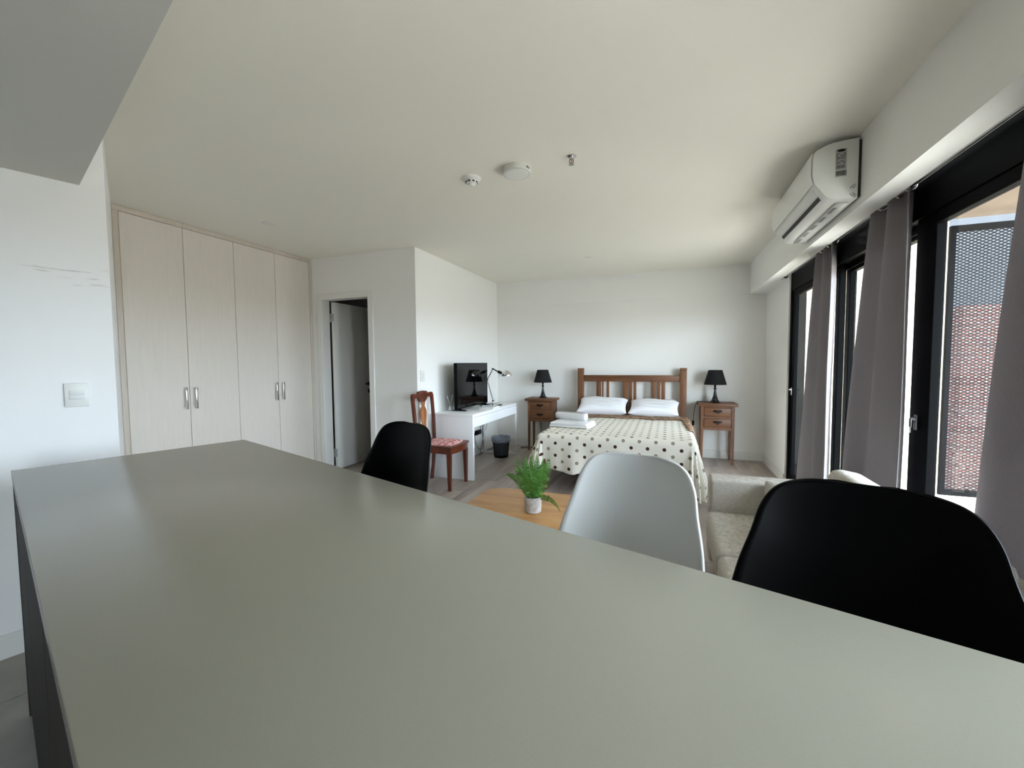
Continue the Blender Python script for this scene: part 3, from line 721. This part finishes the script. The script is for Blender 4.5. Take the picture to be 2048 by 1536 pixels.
# cables under the desk
ad = thing('power_adapter', 'black power adapter plugged into the wall under the desk', 'power adapter', (-2.585, 5.47, .32))
obj('case', bx(XT, -2.568, 5.385, 5.56, .287, .352, bev=.006), BLACKPL, ad); obj('plug', bx(XT, -2.572, 5.30, 5.345, .275, .33, bev=.006), BLACKPL, ad)
def cable(label, pts, r=.0035, mat=None):
    bm = bm_new(); tube(bm, spline(pts, 8), r, n=6); o = obj('cable', bm, mat or BLACKPL); return tag(o, label, 'cable', 'cables under the desk')
xc = -2.578
cable('thin black cable looping down from the plug under the desk', [(xc+.01,5.32,.275),(xc+.01,5.36,.17),(xc+.01,5.45,.085),(xc+.01,5.52,.062),(xc+.01,5.58,.09),(xc+.01,5.60,.20),(xc+.006,5.585,.40),(xc+.006,5.58,.70)])
cable('black cable dropping from behind the desk drawer to the floor', [(xc+.004,5.63,.70),(xc+.004,5.625,.42),(xc+.002,5.62,.20),(xc+.004,5.55,.09),(xc+.012,5.50,.03),(xc+.02,5.54,.006),(xc+.03,5.50,.005),(xc+.04,5.40,.005)])
cable('black cable slanting from the desk end toward the wastebasket', [(xc,5.86,.60),(xc,5.78,.42),(xc,5.70,.26),(xc,5.65,.13),(xc+.01,5.64,.02),(xc+.02,5.76,.005),(xc+.03,5.93,.005)])
cable('short black cable looping above the power adapter', [(xc+.012,5.40,.60),(xc+.014,5.46,.46),(xc+.014,5.50,.41),(xc+.012,5.51,.352)])

# ------------------------------------------------------------------ wastebasket
wb = thing('wastebasket', 'black wire-mesh wastebasket with a printed liner under the desk', 'wastebasket', (-2.205, 5.42, 0))
BX, BY, RB, RT, HB = -2.205, 5.42, .098, .122, .285
bm = bm_new()
for k in range(64):
    for sg in (1, -1):
        a0 = 2*math.pi*k/64; pts = []
        for i in range(7):
            t = i/6; a = a0+sg*t*.9; r = RB+(RT-RB)*t; pts.append((BX+r*math.cos(a), BY+r*math.sin(a), .012+t*(HB-.012)))
        tube(bm, pts, .0014, n=3, cap=False)
obj('wire_mesh', bm, BLACKPL, wb, kind='stuff', smooth=False)
obj('base', lathe(bm_new(), [(RB+.001,.001),(RB+.003,.022),(RB-.002,.022),(RB-.004,.006),(.002,.006)], BX, BY, 32), BLACKPL, wb)
bm = bm_new(); tube(bm, [(BX+RT*math.cos(a), BY+RT*math.sin(a), HB) for a in [2*math.pi*i/40 for i in range(40)]], .004, n=8, closed=True); obj('rim', bm, BLACKPL, wb)
bm = bm_new(); n = 60; rings = []
for r, z, am in ((.002,.03,0),(RB-.012,.03,.002),(RB+.0,.13,.005),(RT-.014,HB-.03,.004),(RT-.006,HB+.004,.002),(RT+.008,HB+.007,.003),(RT+.010,HB-.03,.003),(RT+.008,HB-.066,.004)):
    rings.append([bm.verts.new((BX+(r+am*math.sin(i*1.9))*math.cos(2*math.pi*i/n), BY+(r+am*math.sin(i*1.9))*math.sin(2*math.pi*i/n), z+am*1.2*math.sin(i*.8))) for i in range(n)])
for a, b in zip(rings, rings[1:]):
    for i in range(n): bm.faces.new((a[i], a[(i+1)%n], b[(i+1)%n], b[i]))
obj('liner_bag', bm, LINER, wb)

# ------------------------------------------------------------------ desk chair
ch = thing('dining_chair', 'antique mahogany chair with a red floral seat by the desk', 'chair', (-2.30, 3.97, 0))
SX0, SX1, SYa, SYb = -2.52, -2.085, 3.755, 4.175
# seat rail with bowed front
def bowed(x0, x1, ya, yb, bow, k=10, inset=0):
    pts = [(x0, ya+.025), (x0, yb-.025)]
    for i in range(k+1):
        t = i/k; pts.append((x1+bow*math.sin(math.pi*t), yb+(ya-yb)*t))
    return pts[::-1]
obj('seat_rail', prism(bm_new(), bowed(SX0, SX1-.015, SYa+.012, SYb-.012, .025), .385, .445), MAHOG, ch)
obj('seat_frame', prism(bm_new(), bowed(SX0-.005, SX1, SYa, SYb, .03), .445, .468, bev=.006), MAHOG, ch)
bm = bm_new(); G = []
for i in range(13):
    u = i/12; ln = []
    for j in range(13):
        v = j/12; x = SX0+.035+(SX1-.045-SX0-.035+.025*math.sin(math.pi*v))*u; y = SYa+.045+(SYb-SYa-.09)*v
        h = .030*(max(0, 1-(2*u-1)**4)*max(0, 1-(2*v-1)**4))**.5; ln.append(bm.verts.new((x, y, .467+h)))
    G.append(ln)
for a, b in zip(G, G[1:]):
    for k in range(12): bm.faces.new((a[k], a[k+1], b[k+1], b[k]))
obj('seat_cushion', bm, FLORAL, ch, label='red and cream floral seat pad')
for y in (SYa+.025, SYb-.025): obj('leg', tapered(bm_new(), (SX1-.035, y, .022), (SX1-.032, y, .014), 0, .387), MAHOG, ch)
def sweep(pts, w, d):
    bm = bm_new(); R2 = []
    for (x, y, z) in pts: R2.append([bm.verts.new((x+a*d, y+b*w, z)) for a, b in ((-1,-1),(1,-1),(1,1),(-1,1))])
    for a, b in zip(R2, R2[1:]):
        for i in range(4): bm.faces.new((a[i], a[(i+1)%4], b[(i+1)%4], b[i]))
    bm.faces.new(R2[0][::-1]); bm.faces.new(R2[-1]); return bm
for y, s in ((SYa+.03, -1), (SYb-.03, 1)):
    obj('back_leg', sweep([(-2.555,y,0),(-2.53,y,.2),(-2.515,y,.40),(-2.515,y+s*.003,.47),(-2.525,y+s*.008,.70),(-2.55,y+s*.012,.98)], .017, .014), MAHOG, ch)
yc = (SYa+SYb)/2; hb = (SYb-SYa)/2-.005
bm = bm_new(); top = []
pts2 = [(-hb,.955),(-hb,1.0),(-hb+.03,1.008),(-.095,1.0),(-.085,1.022),(-.05,1.028),(0,1.032),(.05,1.028),(.085,1.022),(.095,1.0),(hb-.03,1.008),(hb,1.0),(hb,.955),(.09,.955),(.075,.93),(.04,.905),(-.04,.905),(-.075,.93),(-.09,.955)]
extrude_poly(bm, [(yc+a, z) for a, z in pts2], 0, -2.565, -2.538, bev=.004); obj('crest_rail', bm, MAHOG, ch)
vs = [(.045,.915),(.034,.885),(.022,.865),(.030,.85),(.052,.82),(.060,.79),(.054,.74),(.040,.68),(.034,.62),(.036,.56),(.045,.50),(.05,.47)]
pol = [(yc+a, z) for a, z in vs]+[(yc-a, z) for a, z in vs[::-1]]
bm = bm_new(); extrude_poly(bm, pol, 0, -.005, .005, bev=.002)
for v in bm.verts: v.co.x += -2.548+(1.0-v.co.z)*.05
obj('splat', bm, SPLAT, ch, label='vase-shaped lighter back splat')
obj('back_stretcher', bx(-2.53, -2.505, SYa+.045, SYb-.045, .44, .48), MAHOG, ch)

# ------------------------------------------------------------------ bed
bd = thing('bed', 'double bed with an aged pine slatted headboard', 'bed', (-.508, 5.2, 0))
BXL, BXR, HY0, HY1 = -1.257, .24, 6.135, 6.205
for x0 in (BXL, BXR-.085):
    bm = bm_new(); box(bm, x0, x0+.085, HY0, HY1, 0, 1.205, bev=.004); p_ = obj('headboard_post', bm, PINE, bd)
    bm = bm_new(); box(bm, x0-.002, x0+.087, HY0-.002, HY1+.002, 1.208, 1.24, bev=.008); box(bm, x0+.004, x0+.081, HY0+.004, HY1-.004, 1.203, 1.210); obj('post_cap', bm, PINE, p_)
obj('headboard_rail', bx(BXL+.085, BXR-.085, HY0+.015, HY1-.012, 1.047, 1.139, bev=.004), PINEH, bd)
obj('headboard_rail', bx(BXL+.085, BXR-.085, HY0+.015, HY1-.012, .42, .52, bev=.004), PINEH, bd)
for xa, xb in ((-.985,-.915),(-.905,-.882),(-.840,-.800),(-.605,-.535),(-.53,-.475),(-.462,-.42),(-.215,-.165),(-.14,-.095),(-.088,-.035)):
    obj('headboard_slat', bx(xa, xb, HY0+.028, HY1-.028, .515, 1.05, bev=.003), PINE, bd)
for x0 in (BXL+.0, BXR-.075): obj('foot_leg', bx(x0, x0+.075, 4.14, 4.215, 0, .40, bev=.004), PINE, bd)
for x0 in (BXL+.015, BXR-.043): obj('side_rail', bx(x0, x0+.028, 4.235, HY0, .26, .40, bev=.003), PINEH, bd)
obj('foot_rail', bx(BXL+.075, BXR-.075, 4.165, 4.195, .26, .40, bev=.003), PINEH, bd)
for k in range(10): obj('bed_slat', bx(BXL+.043, BXR-.043, 4.35+k*.185, 4.44+k*.185, .335, .352), PINEH, bd)
mt = obj('mattress', bx(BXL+.045, BXR-.045, 4.20, HY0-.005, .353, .583, bev=.05, seg=4), plain('mattress_ticking', srgb(224,218,206), .9)); tag(mt, 'cream mattress on the bed, bare at the pillow end', 'mattress')
TOPZ = .592; AY0 = 4.18
def drape(px_, qy_, off=0, drop_scale=1.0, flare=True):
    """flattened cloth coords -> draped position over the bed"""
    ax0, ax1, ay0 = BXL+.03, BXR-.03, AY0
    dx = px_-ax1 if px_ > ax1 else (px_-ax0 if px_ < ax0 else 0); dy = qy_-ay0 if qy_ < ay0 else 0
    x = min(max(px_, ax0), ax1); y = max(qy_, ay0); r = math.hypot(dx, dy); z = TOPZ+off
    if r > 0:
        ux, uy = dx/r, dy/r; Rr = .055+off
        if r < Rr*math.pi/2: a = r/Rr; o = Rr*math.sin(a); z -= Rr*(1-math.cos(a))
        else:
            h = r-Rr*math.pi/2; o = Rr; z -= Rr+h
            fl_ = .22 if dx < 0 else .08
            per = px_*1.0 if abs(dy) > abs(dx) else qy_
            if dx and dy: per = math.atan2(dy, dx)*.55+.4
            k = min(1, h/.32)
            if dx and dy: fold = .03*(1+math.sin(per*24))*k
            elif dy: fold = (.026*math.sin(per*13+.8)+.014*math.sin(per*29+2))*k*(1.25-.9*max(0, min(1, (px_+1.25)/1.5)))
            else: fold = (.018*math.sin(per*11+1)+.008*math.sin(per*25))*k
            o += fl_*h*(1 if dx else .35)+fold
        x += ux*o; y += uy*o
    else:
        z += .003*math.sin(px_*9+1)*math.sin(qy_*7)
    return Vector((x, y, z))
def cloth(x0, x1, y0, y1, nx, ny, fn, mask=None):
    bm = bm_new(); uvl = bm.loops.layers.uv.new('UVMap'); V = {}
    P = [[(x0+(x1-x0)*i/nx, y0+(y1-y0)*j/ny) for i in range(nx+1)] for j in range(ny+1)]
    def vert(i, j):
        if (i, j) not in V: V[i, j] = bm.verts.new(fn(*P[j][i]))
        return V[i, j]
    for j in range(ny):
        for i in range(nx):
            cx = (P[j][i][0]+P[j+1][i+1][0])/2; cy = (P[j][i][1]+P[j+1][i+1][1])/2
            if mask and not mask(cx, cy): continue
            f = bm.faces.new([vert(i,j), vert(i+1,j), vert(i+1,j+1), vert(i,j+1)])
            for lp_, (a, b) in zip(f.loops, ((i,j),(i+1,j),(i+1,j+1),(i,j+1))): lp_[uvl].uv = P[b][a]
    return bm
LD, RD = .40, .575
def hemdrop(p): return LD+(RD-LD)*max(0, min(1, (p+1.25)/1.5))**2
def over(p, q):
    ax0, ax1 = BXL+.03, BXR-.03
    dx = p-ax1 if p > ax1 else (p-ax0 if p < ax0 else 0); dy = min(q-AY0, 0); return dx, dy
def hem(p, q): return hemdrop(p)+.010*math.sin(p*17+q*13)
def spread(p, q):
    dx, dy = over(p, q); r = math.hypot(dx, dy); h = hem(p, q)
    if r > h: p -= dx*(1-h/r); q -= dy*(1-h/r)
    return drape(p, q)
def smask(p, q):
    dx, dy = over(p, q); return math.hypot(dx, dy) < hem(p, q)+.004
sp_ = obj('bedspread', cloth(BXL+.03-LD, BXR-.03+RD-.02, AY0-RD, 5.60, 130, 120, spread, smask), SPREAD); tag(sp_, 'cream quilted bedspread with brown and taupe dots over the bed', 'bedspread')
md = sp_.modifiers.new('thickness', 'SOLIDIFY'); md.thickness = .006; md.offset = 1
def bl(p, q): return drape(p, q, off=.012)+Vector((0,0,.004*math.sin(p*23)*math.sin(q*17)))
def bmask(p, q):
    if q > 5.50+.02*math.sin(p*14): return p < BXR-.03+.20
    e_ = (5.55-q)/.85
    return p > BXR-.03-.05+.05*e_ and p < BXR-.03+.20-.03*e_ and q > 4.72
bk = obj('blanket', cloth(BXL+.03-.1, BXR-.03+.22, 4.7, 5.78, 110, 80, bl, bmask), BLANK); tag(bk, 'brown patterned blanket folded across the bed below the pillows', 'blanket')
md = bk.modifiers.new('thickness', 'SOLIDIFY'); md.thickness = .006; md.offset = 1
def pillow(label, cx, cy, cz, w, d, h, tilt, rz, seedv):
    rnd = random.Random(seedv); ph = [rnd.uniform(0,6.3) for _ in range(6)]
    bm = bm_new(); N = 30; T = {}
    for side in (1, -1):
        for i in range(N+1):
            for j in range(N+1):
                u, v = -1+2*i/N, -1+2*j/N
                if side < 0 and (abs(u) == 1 or abs(v) == 1): T[side,i,j] = T[1,i,j]; continue
                pin = 1-.10*(1-abs(u)**2)*abs(v)**6; pin2 = 1-.07*(1-abs(v)**2)*abs(u)**6
                t = max(0, (1-u**4))*max(0, (1-v**4))
                z = side*h/2*t**.55
                z += side*.006*math.sin(7*u+4*v+ph[0])*t+side*.004*math.sin(15*v+ph[1]+3*u)*t
                if side > 0: z += .005*math.sin(11*u+ph[2])*(1-t)
                T[side,i,j] = bm.verts.new((u*w/2*pin2, v*d/2*pin, z))
        for i in range(N):
            for j in range(N): bm.faces.new([T[side,a,b] for a, b in ((i,j),(i+1,j),(i+1,j+1),(i,j+1))])
    bm.transform(Matrix.Translation((cx,cy,cz))@Matrix.Rotation(rz,4,'Z')@Matrix.Rotation(tilt,4,'X'))
    return tag(obj('pillow', bm, WHITECOT), label, 'pillow', 'white bed pillows')
pillow('white pillow on the left side of the bed', -.86, 5.92, .712, .68, .40, .17, math.radians(22), .02, 1)
pillow('white pillow on the right side of the bed', -.175, 5.93, .706, .64, .40, .16, math.radians(20), -.03, 2)
# towels
tw = thing('folded_towel', 'white towel folded flat on the corner of the bed', 'towel', (-1.02, 4.70, TOPZ), math.radians(-8))
def slabcloth(w, d, h, k, seedv):
    bm = bm_new(); pts = rrect(-d/2, d/2, 0, h, h*.48, 5)
    rnd = random.Random(seedv); rings = []; nn = 16
    for i in range(nn+1):
        x = -w/2+w*i/nn; rings.append([bm.verts.new((x, a+.004*math.sin(i*.9), b+.003*math.sin(i*.7+a*9))) for a, b in pts])
    for a, b in zip(rings, rings[1:]):
        for j in range(len(pts)): bm.faces.new((a[j], a[(j+1)%len(pts)], b[(j+1)%len(pts)], b[j]))
    bm.faces.new(rings[0]); bm.faces.new(rings[-1][::-1]); return bm
for k in range(2):
    b = slabcloth(.44-.02*k, .32-.01*k, .026, k, k); b.transform(Matrix.Translation((0, 0, .010+.0265*k))); obj('fold', b, TOWEL, tw, local=True)
def roll(rr, L):
    bm = bm_new(); n = 90; turns = 3.2; rings = []
    sec = []
    for i in range(n+1):
        t = i/n; a = t*turns*2*math.pi; r = .008+(rr-.008)*t; sec.append((r*math.cos(a), r*math.sin(a)))
    for (x) in [(-L/2)+L*k/10 for k in range(11)]: rings.append([bm.verts.new((x, a*(1+.03*math.sin(x*20)), b+rr)) for a, b in sec])
    for a, b in zip(rings, rings[1:]):
        for j in range(n): bm.faces.new((a[j], a[j+1], b[j+1], b[j]))
    return bm
b = roll(.046, .40); b.transform(Matrix.Translation((-1.06, 4.80, TOPZ+.065))@Matrix.Rotation(math.radians(-20), 4, 'Z'))
ro = tag(obj('rolled_towel', b, TOWEL), 'white towel rolled up on top of the folded towel', 'towel')
md = ro.modifiers.new('thickness', 'SOLIDIFY'); md.thickness = .007; md.offset = -1

# ------------------------------------------------------------------ nightstands and lamps
def nightstand(label, x0, x1, y0, y1, zt, rz=0):
    t = thing('nightstand', label, 'nightstand', ((x0+x1)/2, (y0+y1)/2, 0), rz, 'pine nightstands beside the bed')
    w, d = (x1-x0)/2, (y1-y0)/2
    L = dict(local=True)
    obj('top', bx(-w-.035, w+.035, -d-.035, d+.01, zt-.035, zt, bev=.006), PINEH, t, **L)
    zb = zt-.345
    obj('back_panel', bx(-w+.03, w-.03, d-.015, d, zb, zt-.036), PINEH, t, **L)
    for s in (-1, 1): obj('side_panel', bx(s*w-.006-.006*s, s*w+.006-.006*s, -d+.02, d-.02, zb, zt-.036), PINE, t, **L)
    obj('shelf_bottom', bx(-w+.02, w-.02, -d+.012, d-.016, zb, zb+.015), PINEH, t, **L)
    for z0, z1 in ((zb, zb+.038), (zb+.150, zb+.178), (zb+.29, zt-.036)): obj('rail', bx(-w+.03, w-.03, -d+.004, -d+.022, z0, z1), PINEH, t, **L)
    for sx in (-1, 1):
        for sy in (-1, 1): obj('leg', tapered(bm_new(), (sx*(w-.019), sy*(d-.019), .019), (sx*(w-.015), sy*(d-.015), .0125), 0, zt-.036), PINE, t, **L)
    for z0, z1 in ((zb+.041, zb+.147), (zb+.181, zb+.287)):
        dd = obj('drawer', bx(-w+.040, w-.040, -d-.004, -d+.016, z0, z1, bev=.004), PINEH, t, **L)
        zc = (z0+z1)/2+.012; bm = bm_new(); box(bm, -.05, .05, -d-.008, -d-.004, zc-.012, zc+.014, bev=.002)
        tube(bm, [(.022*math.cos(a), -d-.012+.004*math.sin(a), zc-.004+.022*math.sin(a)) for a in [math.radians(k) for k in range(180, 361, 15)]], .004, n=8)
        obj('pull', bm, IRON, dd, **L)
    return t
nightstand('pine nightstand to the right of the bed, beside the windows', .405, .80, 5.925, 6.24, .785)
nightstand('pine nightstand to the left of the bed, near the desk', -1.985, -1.60, 5.965, 6.24, .79)
def lamp(label, x, y, z):
    t = thing('table_lamp', label, 'lamp', (x, y, z), 0, 'black bedside lamps')
    pr = [(.060,0),(.062,.008),(.056,.018),(.046,.024),(.046,.032),(.036,.042),(.032,.056),(.034,.062),(.027,.072),(.021,.10),(.015,.14),(.011,.166),(.012,.172),(.020,.180),(.021,.187),(.012,.195),(.010,.206),(.016,.213),(.013,.222),(.011,.262)]
    obj('base', lathe(bm_new(), pr, 0, 0, 32), GLOSSBLK, t, local=True)
    bm = bm_new(); lathe(bm, [(.138,.238),(.083,.428),(.081,.428),(.136,.238),(.138,.238)], 0, 0, 48, cap=False); obj('shade', bm, BLKCLOTH, t, local=True)
    bm = bm_new()
    for a in (0, 2.1, 4.2): tube(bm, [(0,0,.40),(.0855*math.cos(a),.0855*math.sin(a),.415)], .002, n=5)
    tube(bm, [(0,0,.25),(0,0,.41)], .006, n=8); obj('shade_holder', bm, IRON, t, local=True)
    bm = bm_new(); bmesh.ops.create_uvsphere(bm, u_segments=16, v_segments=10, radius=.028, matrix=Matrix.Translation((0,0,.315))); obj('bulb', bm, WHITEPL, t, local=True)
    return t
l2 = lamp('black table lamp on the right nightstand with its cord hanging down', .582, 6.07, .785)
l1 = lamp('black table lamp on the left nightstand by the desk', -1.782, 6.09, .79)
bm = bm_new(); tube(bm, spline([(.53,6.09,.793),(.46,6.07,.792),(.385,6.03,.794),(.352,6.02,.765),(.335,6.03,.70),(.325,6.04,.60),(.32,6.04,.50),(.30,6.05,.38),(.29,6.09,.2),(.30,6.15,.02),(.32,6.2,.006)], 8), .0035, n=6); obj('cord', bm, BLACKPL, l2)
obj('inline_switch', bx(.305, .335, 6.03, 6.05, .475, .54, bev=.005), BLACKPL, l2)
bm = bm_new(); tube(bm, spline([(-1.82,6.15,.795),(-1.85,6.252,.80),(-1.87,6.262,.70),(-1.87,6.26,.40),(-1.86,6.262,.05),(-1.90,6.22,.008),(-2.02,6.10,.006),(-2.12,6.06,.006),(-2.13,6.12,.006),(-2.02,6.2,.006)], 8), .004, n=6); obj('cord', bm, BLACKPL, l1)

# ------------------------------------------------------------------ coffee table and fern
ct = thing('coffee_table', 'low oak coffee table with rounded corners in front of the bed', 'table', (-.68, 2.38, 0))
ZT = .42
obj('table_top', prism(bm_new(), rrect(-1.225, -.20, 1.98, 2.80, .14, 8), ZT-.028, ZT, bev=.006), OAK, ct)
obj('apron', prism(bm_new(), rrect(-1.10, -.325, 2.10, 2.68, .06, 6), ZT-.085, ZT-.029), OAK, ct)
for x, sx in ((-1.06,-1), (-.365,1)):
    for y, sy in ((2.14,-1), (2.64,1)):
        bm = bm_new(); tube(bm, [(x, y, ZT-.03), (x+sx*.06, y+sy*.06, 0)], [.024, .014], n=12); obj('leg', bm, OAK, ct)
pp = thing('potted_fern', 'green fern in a whitewashed pot on the coffee table', 'plant', (-.768, 2.40, ZT))
PX, PY = -.768, 2.40
obj('pot', lathe(bm_new(), [(.044,ZT+.0005),(.050,ZT+.006),(.0525,ZT+.05),(.0535,ZT+.096),(.0505,ZT+.098),(.0485,ZT+.094),(.047,ZT+.075),(.002,ZT+.074)], PX, PY, 40), CONCRETEPOT, pp)
obj('soil', lathe(bm_new(), [(.047,ZT+.074),(.046,ZT+.082),(.02,ZT+.086),(.002,ZT+.085)], PX, PY, 28), SOIL, pp)
rf = random.Random(11)
def frond(base, tip, bend, n=20, wl=.036):
    base, tip = Vector(base), Vector(tip); mid = (base+tip)/2+Vector(bend)
    C = lambda t: base*(1-t)**2+mid*2*t*(1-t)+tip*t*t
    bm = bm_new(); tube(bm, [C(i/12) for i in range(13)], [.0016*(1-.7*i/12) for i in range(13)], n=4)
    for i in range(2, n+1):
        t = i/n; p = C(t); d = (C(min(1, t+.02))-C(t-.02)).normalized()
        sd_ = d.cross(Vector((.35*rf.uniform(-1,1), -1, .3*rf.uniform(-1,1)))); 
        if sd_.length < .2: sd_ = d.cross(Vector((1,0,0)))
        sd_.normalize(); nrm = d.cross(sd_)
        ln = wl*(math.sin(math.pi*min(1, .12+t*.86))**.7)*(1.05-.55*t)
        for s in (1, -1):
            q = sd_*s*ln+d*ln*.35+nrm*ln*rf.uniform(-.25,.15); w = d*.0048*(1.1-.5*t)
            a = bm.verts.new(p-w*.6); b = bm.verts.new(p+q*.45-w+nrm*.001); c = bm.verts.new(p+q); e2 = bm.verts.new(p+q*.5+w+nrm*.002); f2 = bm.verts.new(p+w*.6)
            bm.faces.new((a, b, c)); bm.faces.new((a, c, e2)); bm.faces.new((a, e2, f2))
    return bm
zb_ = ZT+.08
FR = [((-.775,2.40,.79),(.0,0,.03)),((-.80,2.37,.765),(-.02,0,.03)),((-.835,2.42,.75),(-.04,0,.02)),((-.735,2.40,.76),(.02,0,.03)),((-.70,2.38,.74),(.03,0,.02)),((-.672,2.43,.755),(.05,0,-.01)),
      ((-.86,2.36,.70),(-.03,0,.06)),((-.93,2.37,.64),(-.03,0,.10)),((-.575,2.31,.475),(.02,0,.075)),((-.76,2.30,.70),(0,-.04,.05)),((-.73,2.50,.73),(.01,.03,.04)),((-.81,2.49,.73),(-.02,.03,.04)),
      ((-.71,2.31,.68),(.03,-.03,.05)),((-.82,2.31,.67),(-.03,-.03,.05)),((-.77,2.36,.745),(.01,0,.03)),((-.885,2.44,.745),(-.06,0,.0)),((-.755,2.44,.77),(.0,.01,.03)),((-.79,2.33,.72),(-.01,-.03,.04))]
for k in range(14):
    a = rf.uniform(0, 6.28); rr_ = rf.uniform(.02, .10)
    FR.append(((PX+rr_*math.cos(a)-.01, PY+rr_*math.sin(a), ZT+rf.uniform(.20, .33)), (rr_*.3*math.cos(a), rr_*.3*math.sin(a), .03)))
for k, (tip, bend) in enumerate(FR):
    a = k*2.4; b = (PX+.018*math.cos(a), PY+.018*math.sin(a), zb_)
    obj('frond', frond(b, tip, bend, n=24 if k != 8 else 26, wl=.034 if k != 8 else .026), FERN, pp, smooth=False)

# ------------------------------------------------------------------ sofa
so = thing('sofa', 'oatmeal fabric sofa along the windows, facing the room', 'sofa', (.62, 2.13, 0))
SY0, SY1 = 1.36, 2.915
obj('base', bx(.27, 1.04, SY0+.01, SY1-.01, .10, .27, bev=.02, seg=3), SOFAF, so)
for a, b in ((SY1-.16, SY1), (SY0, SY0+.16)): obj('arm', bx(.245, 1.04, a, b, .105, .625, bev=.022, seg=4), SOFAF, so)
obj('back', bx(.86, 1.05, SY0+.16, SY1-.16, .27, .66, bev=.03, seg=3), SOFAF, so)
ymid = (SY0+SY1)/2
for a, b in ((SY0+.163, ymid-.002), (ymid+.002, SY1-.163)): obj('seat_cushion', bx(.225, .86, a, b, .272, .435, bev=.035, seg=4), SOFAF, so)
for a, b in ((SY0+.17, ymid-.004), (ymid+.004, SY1-.33)):
    bm = bx(-.08, .08, a, b, 0, .35, bev=.05, seg=4); bm.transform(Matrix.Translation((.80, 0, .432))@Matrix.Rotation(math.radians(10), 4, 'Y')); obj('back_cushion', bm, SOFAF, so)
for x in (.33, .98):
    for y in (SY0+.08, SY1-.08): obj('leg', tapered(bm_new(), (x, y, .025), (x, y, .018), 0, .105), MAHOG, so)
def throw(label, M, w=.40, h=.13):
    bm = bm_new(); N = 20; T = {}
    for side in (1, -1):
        for i in range(N+1):
            for j in range(N+1):
                u, v = -1+2*i/N, -1+2*j/N
                if side < 0 and (abs(u) == 1 or abs(v) == 1): T[side,i,j] = T[1,i,j]; continue
                t = (1-u**4)*(1-v**4); T[side,i,j] = bm.verts.new((u*w/2*(1-.1*(1-u*u)*abs(v)**4), v*w/2*(1-.1*(1-v*v)*abs(u)**4), side*h/2*max(0,t)**.6))
        for i in range(N):
            for j in range(N): bm.faces.new([T[side,a,b] for a, b in ((i,j),(i+1,j),(i+1,j+1),(i,j+1))])
    bm.transform(M); return tag(obj('throw_pillow', bm, SOFAF), label, 'cushion')
throw('oatmeal scatter cushion leaning against the far sofa arm', Matrix.Translation((.64, 2.665, .535))@Matrix.Rotation(math.radians(-12), 4, 'Z')@Matrix.Rotation(math.radians(66), 4, 'X'), w=.24, h=.09)
